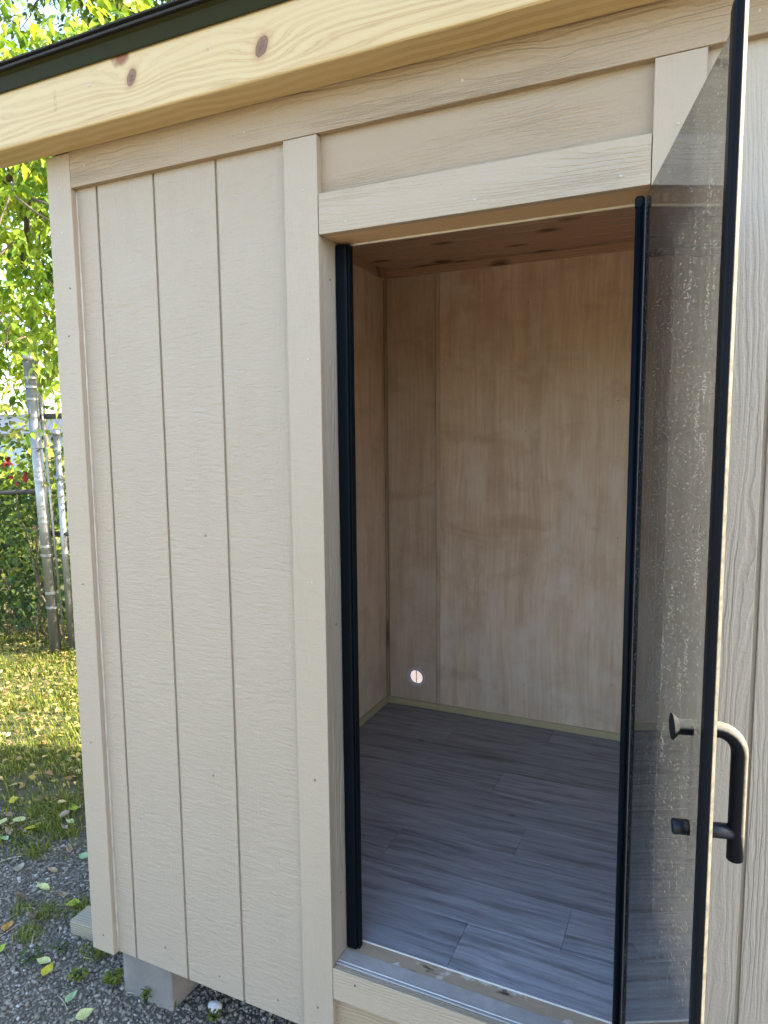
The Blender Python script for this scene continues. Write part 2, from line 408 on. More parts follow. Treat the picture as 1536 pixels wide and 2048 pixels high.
M['leaf_red'] = mk_leaf('red creeper leaf', [(0.09, 0.008, 0.01), (0.18, 0.018, 0.016), (0.13, 0.012, 0.014), (0.24, 0.035, 0.02)])
M['grass'] = mk_leaf('lawn grass', [(0.06, 0.09, 0.015), (0.12, 0.16, 0.02), (0.21, 0.22, 0.03), (0.34, 0.28, 0.08)], 0.4)
M['litter'] = mk_leaf('fallen leaf litter', [(0.18, 0.10, 0.055), (0.30, 0.20, 0.09), (0.38, 0.29, 0.07), (0.42, 0.36, 0.19)], 0.3)
M['bark'] = mk_simple('bark', (0.10, 0.075, 0.055), 0.9, 0.0, 0.2, 0.4, 25.0, 0.01)
M['twig'] = mk_simple('dry twig', (0.38, 0.33, 0.26), 0.8, 0.0, 0.2, 0.3, 60.0)

def mk_stone():
    t = NT('crushed grey stone')
    at = t.n('ShaderNodeAttribute', attribute_name='tint').outputs['Fac']
    v = t.n('ShaderNodeTexCoord').outputs['Object']
    c = t.ramp(at, [(0.0, (0.07, 0.060, 0.044)), (0.5, (0.185, 0.160, 0.122)), (0.85, (0.34, 0.30, 0.24)), (1.0, (0.50, 0.49, 0.46))])
    c = t.mix(t.math('MULTIPLY', t.noise(v, 160.0, 3.0), 0.5), c, (0.10, 0.10, 0.10))
    return t.base(c, 0.8, None, 0.0, 0.3)
M['stone'] = mk_stone()

def mk_ground():
    t = NT('soil, gravel fines and moss')
    v = t.coords(False)
    x, y, z = t.sep(v)
    f = t.noise(v, 70.0, 5.0, 0.75); b = t.noise(v, 2.3, 4.0, 0.6)
    grav = t.mix(f, (0.06, 0.053, 0.042), (0.18, 0.162, 0.13))
    soil = t.mix(f, (0.045, 0.036, 0.024), (0.10, 0.085, 0.055))
    lawn = t.mix(f, (0.045, 0.065, 0.018), (0.12, 0.13, 0.045))
    # gravel apron close to the shed, soil and lawn further out
    k = t.math('ADD', t.math('ADD', t.math('MULTIPLY', x, -0.9), t.math('MULTIPLY', y, 0.9)), t.math('MULTIPLY', t.math('SUBTRACT', b, 0.5), 1.6))
    c = t.mix(t.n('ShaderNodeMapRange', {0: k, 1: 1.15, 2: 1.75}).outputs[0], grav, soil)
    c = t.mix(t.n('ShaderNodeMapRange', {0: k, 1: 1.6, 2: 2.6}).outputs[0], c, t.mix(0.35, lawn, soil))
    fr = t.n('ShaderNodeMapRange', {0: t.math('ADD', y, t.math('MULTIPLY', b, 0.8)), 1: -1.5, 2: -0.8}).outputs[0]
    pale = t.mix(f, (0.32, 0.265, 0.185), (0.23, 0.19, 0.13))  # unseen pale ground added in front to bounce sunlight onto the shed
    bounce_yard = t.mix(t.n('ShaderNodeMapRange', {0: t.math('ADD', y, t.math('MULTIPLY', b, 2.0)), 1: -9.5, 2: -8.0}).outputs[0], lawn, pale)
    c = t.mix(fr, bounce_yard, c)
    return t.base(c, 0.95, t.bump(f, 0.01, 0.8), 0.0, 0.15)
M['ground'] = mk_ground()

# ------------------------------------------------------------------ helpers: geometry
class MB:
    def __init__(self):
        self.v = []; self.f = []
    def add(self, vs, fs):
        o = len(self.v); self.v += [tuple(p) for p in vs]; self.f += [tuple(i + o for i in q) for q in fs]
        return self
    def box(self, x0, x1, y0, y1, z0, z1):
        return self.add([(x0, y0, z0), (x1, y0, z0), (x1, y1, z0), (x0, y1, z0), (x0, y0, z1), (x1, y0, z1), (x1, y1, z1), (x0, y1, z1)],
                        [(0, 3, 2, 1), (4, 5, 6, 7), (0, 1, 5, 4), (1, 2, 6, 5), (2, 3, 7, 6), (3, 0, 4, 7)])
    def obox(self, o, a, b, c):
        """box from corner o spanned by vectors a,b,c"""
        o, a, b, c = map(Vector, (o, a, b, c))
        return self.add([o, o + a, o + a + b, o + b, o + c, o + a + c, o + a + b + c, o + b + c],
                        [(0, 3, 2, 1), (4, 5, 6, 7), (0, 1, 5, 4), (1, 2, 6, 5), (2, 3, 7, 6), (3, 0, 4, 7)])
    def tube(self, pts, rad, seg=10, cap=True):
        pts = [Vector(p) for p in pts]
        if not isinstance(rad, (list, tuple)):
            rad = [rad] * len(pts)
        rings = []; up = None
        for i, p in enumerate(pts):
            d = (pts[min(i + 1, len(pts) - 1)] - pts[max(i - 1, 0)]).normalized()
            if up is None:
                up = Vector((0, 0, 1)) if abs(d.z) < 0.9 else Vector((1, 0, 0))
            s = d.cross(up).normalized(); up = s.cross(d).normalized()
            rings.append([p + (s * math.cos(2 * math.pi * k / seg) + up * math.sin(2 * math.pi * k / seg)) * rad[i] for k in range(seg)])
        vs = [q for r in rings for q in r]
        fs = [(i * seg + k, i * seg + (k + 1) % seg, (i + 1) * seg + (k + 1) % seg, (i + 1) * seg + k) for i in range(len(pts) - 1) for k in range(seg)]
        if cap:
            fs += [tuple(range(seg - 1, -1, -1)), tuple((len(pts) - 1) * seg + k for k in range(seg))]
        return self.add(vs, fs)
    def build(self, name, m, parent=None, bevel=0.0, smooth=False, seg=2):
        me = bpy.data.meshes.new(name)
        me.from_pydata(self.v, [], self.f); me.update()
        return link(name, me, m, parent, bevel, smooth, seg)

def link(name, me, m, parent=None, bevel=0.0, smooth=False, seg=2):
    if m is not None and not me.materials:
        me.materials.append(m)
    o = bpy.data.objects.new(name, me)
    COL.objects.link(o)
    if parent is not None:
        setparent(o, parent)
    if smooth:
        me.shade_smooth()
    if bevel:
        b = o.modifiers.new('bevel', 'BEVEL'); b.width = bevel; b.segments = seg; b.limit_method = 'ANGLE'; b.angle_limit = math.radians(40)
    return o

def wloc(o):
    return o.location + (wloc(o.parent) if o.parent else Vector((0, 0, 0))) if False else WL.get(o.name, Vector((0, 0, 0)))
WL = {}
def setparent(o, p):
    o.parent = p
    o.matrix_parent_inverse = Matrix.Translation(-WL.get(p.name, Vector((0, 0, 0))))

def thing(name, label, cat, loc, group=None):
    o = bpy.data.objects.new(name, None)
    COL.objects.link(o)
    o.location = loc; o.empty_display_size = 0.1
    WL[o.name] = Vector(loc)
    return tag(o, label, cat, group)

def tag(o, label, cat, group=None, kind=None):
    if label: o['label'] = label
    if cat: o['category'] = cat
    if group: o['group'] = group
    if kind: o['kind'] = kind
    return o

def np_mesh(name, verts, faces, tint=None):
    """verts (N,3) faces (M,3) int"""
    me = bpy.data.meshes.new(name)
    verts = np.ascontiguousarray(verts, dtype=np.float32); faces = np.ascontiguousarray(faces, dtype=np.int32)
    me.vertices.add(len(verts)); me.vertices.foreach_set('co', verts.ravel())
    k = faces.shape[1]
    me.loops.add(faces.size); me.loops.foreach_set('vertex_index', faces.ravel())
    me.polygons.add(len(faces)); me.polygons.foreach_set('loop_start', np.arange(0, faces.size, k, dtype=np.int32))
    try:
        me.polygons.foreach_set('loop_total', np.full(len(faces), k, dtype=np.int32))
    except Exception:
        pass
    if tint is not None:
        a = me.attributes.new('tint', 'FLOAT', 'POINT'); a.data.foreach_set('value', np.ascontiguousarray(tint, dtype=np.float32))
    me.update(calc_edges=True); me.validate()
    return me

def norm(a):
    return a / np.maximum(np.linalg.norm(a, axis=-1, keepdims=True), 1e-9)

LEAF_T = np.array([(0, 0, 0), (0, .45, -.02), (0, 1, -.12), (-.27, .25, .07), (-.21, .62, .03), (.27, .25, .07), (.21, .62, .03)], float)
LEAF_F = np.array([(0, 1, 3), (3, 1, 4), (4, 1, 2), (0, 5, 1), (5, 6, 1), (6, 2, 1)], int)

def leaves_mesh(name, pos, d, nrm, size, tint, wide=1.0):
    n = len(pos)
    d = norm(d); s = norm(np.cross(d, nrm)); u = np.cross(s, d)
    T = LEAF_T * np.array([wide, 1, 1])
    V = pos[:, None, :] + size[:, None, None] * (T[None, :, 0, None] * s[:, None, :] + T[None, :, 1, None] * d[:, None, :] + T[None, :, 2, None] * u[:, None, :])
    F = (np.arange(n)[:, None, None] * len(T) + LEAF_F[None]).reshape(-1, 3)
    return np_mesh(name, V.reshape(-1, 3), F, np.repeat(tint, len(T)))

def sprays(centers, size, tint_lo, tint_hi, k=5, droop=0.7):
    """compound drooping leaf sprays"""
    n = len(centers)
    az = RNG.uniform(0, 2 * np.pi, n)
    r = norm(np.stack([np.cos(az), np.sin(az), RNG.uniform(-1.3, 0.15, n) * droop], 1))
    sd = norm(np.cross(r, np.array([0, 0, 1.0])))
    P, D, NN, SZ, TT = [], [], [], [], []
    base_t = RNG.uniform(tint_lo, tint_hi, n)
    for i in range(k):
        tpos = (i // 2 + 0.7) / ((k + 1) / 2)
        if i == k - 1:
            off = np.zeros((n, 3)); tpos = 1.0
        else:
            off = sd * (1 if i % 2 else -1)
        L = size * RNG.uniform(0.75, 1.3, n)
        p = centers + r * (tpos * size * 1.7)[:, None] - np.array([0, 0, 1.0]) * (tpos ** 2 * size * 0.5 * droop)[:, None]
        d = r * 0.6 + off * 0.8 + np.array([0, 0, -1.0]) * (droop * RNG.uniform(0.2, 1.1, n))[:, None] + RNG.normal(0, .15, (n, 3))
        nn = np.array([0, 0, 1.0]) + r * 0.5 + RNG.normal(0, .35, (n, 3))
        P.append(p); D.append(d); NN.append(nn); SZ.append(L); TT.append(np.clip(base_t + RNG.normal(0, .1, n), 0, 1))
    return np.concatenate(P), np.concatenate(D), np.concatenate(NN), np.concatenate(SZ), np.concatenate(TT)

# ================================================================== GROUND
G = -0.19
gx = np.concatenate([np.array([-120, -60, -30, -15, -9]), np.arange(-6, 4.01, 0.16), np.array([6, 9, 15, 30, 60, 120])])
gy = np.concatenate([np.array([-120, -60, -30, -15, -8, -5, -3]), np.arange(-1.6, 6.01, 0.16), np.array([8, 11, 15, 30, 60, 120])])
def ground_z(x, y):
    x = np.asarray(x, float); y = np.asarray(y, float)
    u = 0.014 * np.sin(x * 2.7 + 0.6 * y) + 0.012 * np.sin(y * 3.9 - 1.1 * x) + 0.008 * np.sin(5.2 * x + 4.4 * y)
    dd = np.clip((np.hypot(x - 0.0, y - 0.05) - 0.35) / 1.0, 0, 1)
    return G + u * dd
XX, YY = np.meshgrid(gx, gy)
gv = np.stack([XX.ravel(), YY.ravel(), ground_z(XX, YY).ravel()], 1)
nx_, ny_ = len(gx), len(gy)
ii = np.arange((ny_ - 1) * nx_).reshape(ny_ - 1, nx_)[:, :-1].ravel()
gf = np.stack([ii, ii + 1, ii + 1 + nx_, ii + nx_], 1)
gme = np_mesh('ground', gv, gf); gme.shade_smooth()
tag(link('ground', gme, M['ground']), None, None, kind='structure')

# ================================================================== SHED
SHED_X0, SHED_X1, SHED_Y1 = -0.165, 2.20, 1.80
T = -0.019
shed = thing('garden_shed', 'beige painted garden shed with grooved siding and an open doorway', 'shed', (1.0, 0.9, G))
GR = 0.0038
def siding(x0, x1, z0, z1, m='paint_board'):
    return MB().box(x0, x1, 0.0, 0.0150, z0, z1).build('siding_board', M[m], shed, 0.0016)
siding(-0.142, 0 - GR, 0, 2.42)
siding(0 + GR, .2032 - GR, 0, 2.42)
siding(.2032 + GR, .4064 - GR, 0, 2.42)
siding(.4064 + GR, .640, 0, 2.42)
siding(1.500, 1.642 - GR, 0, 2.42, 'paint_strong_skylit')
siding(1.642 + GR, 1.8452 - GR, 0, 2.42, 'paint_strong_skylit')
siding(1.8452 + GR, 2.0484 - GR, 0, 2.42, 'paint_strong_skylit')
siding(2.0484 + GR, 2.18, 0, 2.42, 'paint_strong_skylit')
b = MB().box(-0.14, .665, 0.0062, 0.0160, 0.001, 2.42); b.box(1.475, 2.178, 0.0062, 0.0160, 0.001, 2.42)
b.build('groove_backing', M['paint_trim'], shed)
# panels above and below the doorway
MB().box(.700, 1.440, 0.0, 0.0098, 2.150, 2.42).build('transom_panel', M['paint_rail_shaded'], shed)
MB().box(.700, 1.440, 0.0, 0.0098, 0.0, 0.160).build('kick_panel', M['paint_rail_shaded'], shed)
# trims
corner = MB().box(-.165, -.076, T, 0.003, -0.002, 2.388).build('corner_trim', M['paint_trim'], shed, 0.0015)
corner2 = MB().box(2.112, 2.20, T, 0.003, -0.002, 2.388).build('corner_trim', M['paint_trim'], shed, 0.0015)
frieze = MB().box(-.0745, 2.1105, T, 0.003, 2.295, 2.460).build('frieze_board', M['paint_rail_shaded'], shed, 0.0015)
casL = MB().box(.618, .7086, T, 0.003, 0.001, 2.2935).build('door_casing', M['paint_trim'], shed, 0.0015)
casR = MB().box(1.4318, 1.5208, T, 0.003, 0.001, 2.2935).build('door_casing', M['paint_trim'], shed, 0.0015)
casH = MB().box(.7100, 1.4303, T + .0008, 0.003, 2.0709, 2.1626).build('door_head_casing', M['paint_head'], shed, 0.0015)
sillT = MB().box(.7100, 1.4303, T - .001, -0.0005, .137, .2246).build('sill_trim', M['paint_head'], shed, 0.002)
# side and rear walls
sw = MB().box(-.1460, -.1365, 0.002, SHED_Y1, 0, 2.44); sw.build('side_wall_sheet', M['paint_board'], shed)
MB().box(-.165, -.1462, 0.0035, 0.089, -0.002, 2.388).build('corner_trim', M['paint_trim'], shed, 0.0015)
MB().box(2.171, 2.1805, 0.002, SHED_Y1, 0, 2.44).build('side_wall_sheet', M['paint_board'], shed)
# rear wall with a round vent opening
def holed_panel(name, m, x0, x1, y0, y1, z0, z1, cx, cz, r, parent, n=32):
    bm = bmesh.new()
    def ring(y):
        out = [bm.verts.new((x, y, z)) for x, z in ((x0, z0), (x1, z0), (x1, z1), (x0, z1))]
        inn = [bm.verts.new((cx + r * math.cos(2 * math.pi * k / n - 3 * math.pi / 4), y, cz + r * math.sin(2 * math.pi * k / n - 3 * math.pi / 4))) for k in range(n)]
        return out, inn
    o0, i0 = ring(y0); o1, i1 = ring(y1)
    q = n // 4
    for (o, i, flip) in ((o0, i0, False), (o1, i1, True)):
        for s in range(4):
            f = [o[s], o[(s + 1) % 4]] + [i[((s + 1) * q - k) % n] for k in range(q + 1)]
            bm.faces.new(f[::-1] if flip else f)
    for k in range(n):
        bm.faces.new((i0[k], i0[(k + 1) % n], i1[(k + 1) % n], i1[k]))
    for s in range(4):
        bm.faces.new((o0[s], o1[s], o1[(s + 1) % 4], o0[(s + 1) % 4]))
    me = bpy.data.meshes.new(name); bm.to_mesh(me); bm.free()
    return link(name, me, m, parent)
VX, VZ, VR = .245, .378, .044
holed_panel('rear_wall_sheet', M['paint_board'], -.146, 2.18, 1.792, 1.802, 0, 2.44, VX - .040, VZ - .038, VR + .016, shed)
# floor frame
MB().box(-.12, 2.155, 0.016, 1.785, 0.03, 0.2145).build('floor_frame', M['timber'], shed)

# doorway: jambs, lintel, sill
jl = MB().box(.672, .7078, .0012, .105, .215, 2.085).build('door_jamb', M['paint_strong_skylit'], shed, 0.001)
jr = MB().box(1.4326, 1.468, .0012, .105, .215, 2.085).build('door_jamb', M['paint_strong_skylit'], shed, 0.001)
MB().box(.672, 1.468, .0035, .092, 2.0725, 2.11).build('lintel', M['header'], shed, 0.0015)
MB().box(.708, 1.432, .0925, .0965, 2.069, 2.11).build('lintel_edging', M['whiteplastic'], shed)
sl_ = MB(); sl_.box(.7085, 1.4318, -.0005, .0575, .19, .2240)
sill = sl_.build('sill_plank', M['sill_grey'], shed, 0.001)
MB().box(.7086, 1.4317, -.0004, .0052, .2195, .2262).build('sill_bead', M['sill_grey'], sill, 0.0015)
MB().box(.7087, 1.4316, .0105, .0140, .2195, .2254).build('sill_bead', M['whiteplastic'], sill, 0.001)
thr = MB().box(.7085, 1.4318, .058, .1000, .19, .2232).build('threshold_strip', M['threshold'], shed, 0.001)
MB().box(.7088, 1.4315, .1005, .1030, .19, .2262).build('floor_edging', M['whiteplastic'], shed)

# interior: floor planks
PW = 0.181
floor = MB().box(.06, 2.15, .1032, 1.715, .2155, .2206).build('interior_floor', M['void'], shed)
y = .1036; row = 0
offs = [0.98, 1.24, 0.62, 1.02, 0.30, 0.84, 1.30, 0.52, 0.95, 0.7]
proto_cuts = []
while y < 1.70:
    y1 = min(y + PW, 1.7130)
    cuts = [0.084] + sorted(c for c in (offs[row % 10] - 1.22, offs[row % 10], offs[row % 10] + 1.22) if .12 < c < 2.1) + [2.14]
    for a, c in zip(cuts[:-1], cuts[1:]):
        MB().box(a + .0004, c - .0004, y + .0004, y1 - .0004, .2195, .2246).build('floor_plank', M['vinyl'], floor, 0.0006, seg=1)
    y = y1; row += 1
# interior walls
IX0, IX1, IY1, IZ1 = .084, 2.14, 1.700, 2.408
MB().box(IX0 - .012, IX0, .1050, IY1 + .01, .2150, IZ1 + .02).build('plywood_panel', M['ply'], shed)
MB().box(IX1, IX1 + .012, .1050, IY1 + .01, .2150, IZ1 + .02).build('plywood_panel', M['ply'], shed)
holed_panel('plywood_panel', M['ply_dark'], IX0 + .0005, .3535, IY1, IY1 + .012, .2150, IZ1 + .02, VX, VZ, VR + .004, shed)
MB().box(.3780, 1.5956, IY1 - .006, IY1 + .012, .2150, IZ1 + .02).build('plywood_panel', M['ply'], shed)
MB().box(1.5976, IX1 - .0005, IY1 - .004, IY1 + .012, .2150, IZ1 + .02).build('plywood_panel', M['ply'], shed)
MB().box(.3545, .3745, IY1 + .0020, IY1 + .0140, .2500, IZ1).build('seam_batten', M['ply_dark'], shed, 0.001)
# inner face of the front wall
fwp = MB(); fwp.box(IX0, .690, .0985, .1045, .2150, IZ1 + .02); fwp.box(1.45, IX1, .0985, .1045, .2150, IZ1 + .02); fwp.box(.690, 1.45, .0975, .1045, 2.112, IZ1 + .02)
fwp.build('plywood_panel', M['ply'], shed)
# baseboards, corner and crown trims
MB().box(IX0 + .0135, IX1 - .001, IY1 - .0175, IY1 - .0045, .2250, .2580).build('baseboard', M['softwood'], shed, 0.003)
MB().box(IX0 + .0005, IX0 + .0130, .1100, IY1 - .0010, .2250, .2580).build('baseboard', M['softwood'], shed, 0.003)
MB().box(IX0 + .0008, IX0 + .0160, IY1 - .0165, IY1 - .0006, .2590, 2.365).build('corner_moulding', M['softwood_z'], shed, 0.003)
MB().box(IX0 + .0006, IX0 + .0180, .1100, IY1 - .0010, 2.370, 2.4070).build('crown_board', M['ceiling'], shed, 0.002)
MB().box(IX0 + .0190, IX1 - .001, IY1 - .0200, IY1 - .0045, 2.372, 2.4070).build('crown_board', M['ceiling'], shed, 0.002)
ceil = MB().box(.08, 2.15, .1050, 1.712, 2.4150, 2.4260).build('interior_ceiling', M['void'], shed)
yy = 1.6985
while yy > .11:
    y0 = max(yy - .0885, .1055)
    MB().box(IX0 + .0003, IX1 - .0003, y0 + .0012, yy - .0012, 2.4075, 2.4175).build('ceiling_board', M['ceiling'], ceil, 0.004, seg=1)
    yy -= .0885
# the round vent: sleeve, translucent cap with a mullion
vent = MB()
n = 36
for (ra, rb, ya, yb) in [(VR + .002, VR - .008, IY1 - .0035, IY1 + .0015)]:
    vs = []; fs = []
    for k in range(n):
        c, s = math.cos(2 * math.pi * k / n), math.sin(2 * math.pi * k / n)
        vs += [(VX + (ra + .005) * c, IY1 - .0002, VZ + (ra + .005) * s), (VX + ra * c, ya, VZ + ra * s), (VX + rb * c, ya, VZ + rb * s), (VX + rb * c, IY1 + .012, VZ + rb * s)]
    for k in range(n):
        for j in range(3):
            a = k * 4 + j; b2 = ((k + 1) % n) * 4 + j
            fs.append((a, a + 1, b2 + 1, b2))
    vent.add(vs, fs)
vring = vent.build('round_vent', mk_simple('grey vent ring', (0.62, 0.58, 0.60), 0.5), shed, smooth=True)
vring['label'] = 'round vent hole in the rear plywood with daylight behind'

# black aluminium latch post on the left jamb
post = MB().box(.7092, .7400, .0585, .0880, .2262, 2.0660).build('latch_post', M['black_satin'], shed, 0.004, seg=3)
MB().box(.7400, .7445, .0660, .0860, .2262, 2.0655).build('latch_seal', M['black'], post, 0.001)

# eave: beam, drip edge, shingles
FX0, FX1 = -.345, 2.225
fascia = MB().box(FX0, FX1, -.1150, -.0208, 2.3870, 2.5640).build('fascia_beam', M['fascia'], shed, 0.007, seg=3)
drip = MB()
prof = [(-.0900, 2.5700), (-.1240, 2.5735), (-.1265, 2.5715), (-.1190, 2.5650), (-.1178, 2.5310), (-.1205, 2.5260), (-.1190, 2.5250), (-.1160, 2.5300), (-.1160, 2.5650)]
vs = [(x, y_, z_) for x in (FX0 - .012, FX1 + .012) for (y_, z_) in prof]
np_ = len(prof)
drip.add(vs, [(k, (k + 1) % np_, np_ + (k + 1) % np_, np_ + k) for k in range(np_)] + [tuple(range(np_ - 1, -1, -1)), tuple(range(np_, 2 * np_))])
drip.build('drip_edge', M['drip'], shed)
RS = 0.20
roof = MB()
def roof_z(y_): return 2.5745 + (y_ + .13) * RS
roof.add([(x, y_, roof_z(y_) + dz) for x in (FX0, FX1) for (y_, dz) in ((-.112, 0), (1.95, 0), (1.95, .012), (-.112, .012))],
         [(0, 1, 5, 4), (1, 2, 6, 5), (2, 3, 7, 6), (3, 0, 4, 7), (0, 3, 2, 1), (4, 5, 6, 7)])
rdeck = roof.build('roof_deck', M['timber'], shed)
# shingle courses, the starter and first course show their butts as uneven dark edges
for c_ in range(15):
    ys = -.137 + c_ * .14
    x = FX0 - .012
    k = 0
    dz = .0095 + (0.0045 if c_ else 0.0)
    while x < FX1 + .01:
        x1 = min(x + (0.333 if k else 0.333 * random.random() + .1), FX1 + .012)
        j = random.uniform(-.002, .002)
        sh = MB()
        zb = roof_z(ys) + dz + .004
        sh.add([(xx, y_, roof_z(y_) + dz + .0025 + d) for xx in (x + .001, x1 - .001) for (y_, d) in ((ys + j, .002), (ys + .30, -.002), (ys + .30, .001), (ys + j, .0062))],
               [(0, 1, 5, 4), (1, 2, 6, 5), (2, 3, 7, 6), (3, 0, 4, 7), (0, 3, 2, 1), (4, 5, 6, 7)])
        sh.build('shingle', M['shingle'], rdeck)
        x = x1; k += 1
st = MB()
st.add([(xx, y_, roof_z(y_) + d) for xx in (FX0 - .012, FX1 + .012) for (y_, d) in ((-.133, .0015), (.1, .0015), (.1, .0075), (-.133, .0075))],
       [(0, 1, 5, 4), (1, 2, 6, 5), (2, 3, 7, 6), (3, 0, 4, 7), (0, 3, 2, 1), (4, 5, 6, 7)])
st.build('starter_strip', M['shingle'], rdeck)
# rake boards and gable infill
for (xa, xb) in ((-.165, -.146), (2.1805, 2.20)):
    g = MB()
    g.add([(x, y_, z_) for x in (xa + .003, xb - .003) for (y_, z_) in ((-.018, 2.40), (1.80, 2.40), (1.80, roof_z(1.80) - .003), (-.018, roof_z(-.018) - .003))],
          [(0, 1, 5, 4), (1, 2, 6, 5), (2, 3, 7, 6), (3, 0, 4, 7), (0, 3, 2, 1), (4, 5, 6, 7)])
    g.build('gable_infill', M['paint_rail_shaded'], shed)
MB().box(-.146, 2.18, 1.7925, 1.802, 2.4405, roof_z(1.80) - .004).build('rear_upper_panel', M['paint_board'], shed)

ck = MB()
cpts = []; crad = []
for i_ in range(120):
    cpts.append((-.0745 + random.uniform(-.0006, .0006), -.0010, .004 + i_ * 2.285 / 119)); crad.append(.0028 + random.uniform(-.0010, .0014))
ck.tube(cpts, crad, 6)
ck.build('caulk_bead', mk_simple('pale caulk', (0.38, 0.34, 0.29), 0.4), shed, 0, True)

# nails
def nail_mesh(m, r=.0036, h=.0016):
    b = MB(); k = 10
    vs = [(r * math.cos(2 * math.pi * i / k), 0.001, r * math.sin(2 * math.pi * i / k)) for i in range(k)]
    vs += [(.75 * r * math.cos(2 * math.pi * i / k), -h * .8, .75 * r * math.sin(2 * math.pi * i / k)) for i in range(k)] + [(0, -h, 0)]
    fs = [(i, (i + 1) % k, k + (i + 1) % k, k + i) for i in range(k)] + [(k + i, k + (i + 1) % k, 2 * k) for i in range(k)]
    me = bpy.data.meshes.new('nail'); me.from_pydata(vs, [], fs); me.materials.append(m); me.shade_smooth(); return me
NM = {k: nail_mesh(M[k]) for k in ('nail', 'nail_paint', 'nail_dark')}
boards = [o for o in shed.children if o.name.startswith('siding_board')]
def nail(parent, x, y_, z_, kind='nail_paint', sc=1.0, rot=0.0):
    o = bpy.data.objects.new('nail', NM[kind]); COL.objects.link(o)
    o.parent = parent; o.matrix_parent_inverse = Matrix.Identity(4)
    o.location = (x, y_, z_); o.scale = (sc, sc, sc); o.rotation_euler = (0, 0, rot)
    if parent.parent is shed:
        o.location = (x, y_, z_)
for (x, z_) in [(.511, 2.333), (1.059, 2.334), (-.02, 2.345), (1.60, 2.334)]:
    nail(frieze, x, T, z_)
for (x, z_) in [(.780, 2.091), (1.086, 2.094), (1.376, 2.094)]:
    nail(casH, x, T + .0008, z_, 'nail', 1.05)
for (x, z_, k) in [(.669, 2.176, 'nail_paint'), (.674, 1.787, 'nail_paint'), (.672, 1.245, 'nail_paint'), (.668, .731, 'nail_dark'), (.662, .094, 'nail_dark')]:
    nail(casL, x, T, z_, k)
for z_ in (2.17, 1.75, 1.2, .7):
    nail(casR, 1.475, T, z_)
for (x, z_, k) in [(-.100, 2.028, 'nail_dark'), (-.115, 1.897, 'nail_dark'), (-.117, 1.177, 'nail_dark'), (-.122, .686, 'nail_dark'), (-.116, .055, 'nail_dark'), (-.118, 2.30, 'nail_paint'), (-.118, 2.18, 'nail_paint')]:
    nail(corner, x, T, z_, k, 0.9)
for (x, z_, k) in [(.325, 2.134, 'nail_paint'), (.331, 1.343, 'nail_dark'), (.326, .664, 'nail_dark'), (.321, .051, 'nail_dark'), (.119, .076, 'nail_dark'), (.522, .049, 'nail_dark')]:
    bi = 1 if x < .2 else (2 if x < .4 else 3)
    nail(boards[bi], x, 0.0, z_, k, 0.95)
nail(sillT, .775, T - .001, .198, 'nail_dark', 1.0); nail(sillT, 1.12, T - .001, .19, 'nail_dark', 1.0)
for (x, z_) in [(.118, 2.481), (.486, 2.483), (.95, 2.48), (1.5, 2.485)]:
    nail(fascia, x, -.115, z_, 'nail', 1.15)
for z_ in (1.98, 1.13, .40):
    nail(jl, .7078, .035, z_, 'nail_dark', .9, math.radians(90))

mainp = [o for o in shed.children if o.name.startswith('plywood_panel')][3]
for (x, z_) in [(.395, .45), (.393, .95), (.396, 1.45), (.394, 1.95), (.80, .42), (.81, 1.05), (.795, 1.62), (.80, 2.2), (1.20, .48), (1.21, 1.15), (1.195, 1.75), (.62, 1.30), (1.02, .80)]:
    nail(mainp, x, IY1 - .006, z_, 'nail_dark', .75)
# ------------------------------------------------------------------ glass door, swung open past square
A2 = Vector((1.424, -.012, 0)); B2 = Vector((1.5595, -.575, 0))
DL = (B2 - A2).length; dt = (B2 - A2).normalized(); dnm = Vector((-dt.y, dt.x, 0))   # +dnm = outside face
def D(s, o, z): return A2 + dt * s + dnm * o + Vector((0, 0, z))
DZ0, DZ1 = .245, 2.047
door = MB().obox(D(.006, -.004, DZ0), dt * (DL - .016), dnm * .008, Vector((0, 0, DZ1 - DZ0))).build('glass_door', M['glass'], shed)
door['label'] = 'grey tinted dusty glass door swung open with black pull handle'
es = MB()
pr = [(DL - .022, -.0055), (DL - .004, -.0070), (DL + .002, -.0055), (DL + .004, -.002), (DL + .004, .0025), (DL - .0015, .0080), (DL - .022, .0062)]
k = len(pr)
es.add([D(s, o, z_) for z_ in (DZ0 - .002, DZ1 + .018, DZ1 + .027) for (s, o) in (pr if z_ < DZ1 + .02 else [(DL - .0195 + (s - DL + .022) * .8, o * .8) for s, o in pr])],
       [(r * k + i, r * k + (i + 1) % k, (r + 1) * k + (i + 1) % k, (r + 1) * k + i) for r in range(2) for i in range(k)] + [tuple(range(k - 1, -1, -1)), tuple(range(2 * k, 3 * k))])
es.build('edge_profile', M['handle'], door, 0.0012, False)
# hinge tube with cap and glass clamp
ht = MB(); ht.tube([(1.411, 0, .2275), (1.411, 0, 2.036)], .0082, 18)
ht.build('hinge_tube', M['black_satin'], door, 0, True)
hc = MB(); hc.tube([(1.411, 0, 2.0355), (1.411, 0, 2.053), (1.411, 0, 2.0565)], [.0092, .0092, .0070], 18)
hc.build('hinge_cap', M['black'], door, 0.0008)
clp = MB(); clp.obox(D(-.012, -.0058, .230), dt * .026, dnm * .0112, Vector((0, 0, 1.806)))
clp.build('glass_clamp', M['black_satin'], door, 0.002)
gz = MB(); gz.obox(D(.0142, -.0047, .246), dt * .006, dnm * .0006, Vector((0, 0, 1.80)))
gz.build('clear_gasket', mk_simple('brownish clear gasket', (0.09, 0.07, 0.065), 0.4), door)
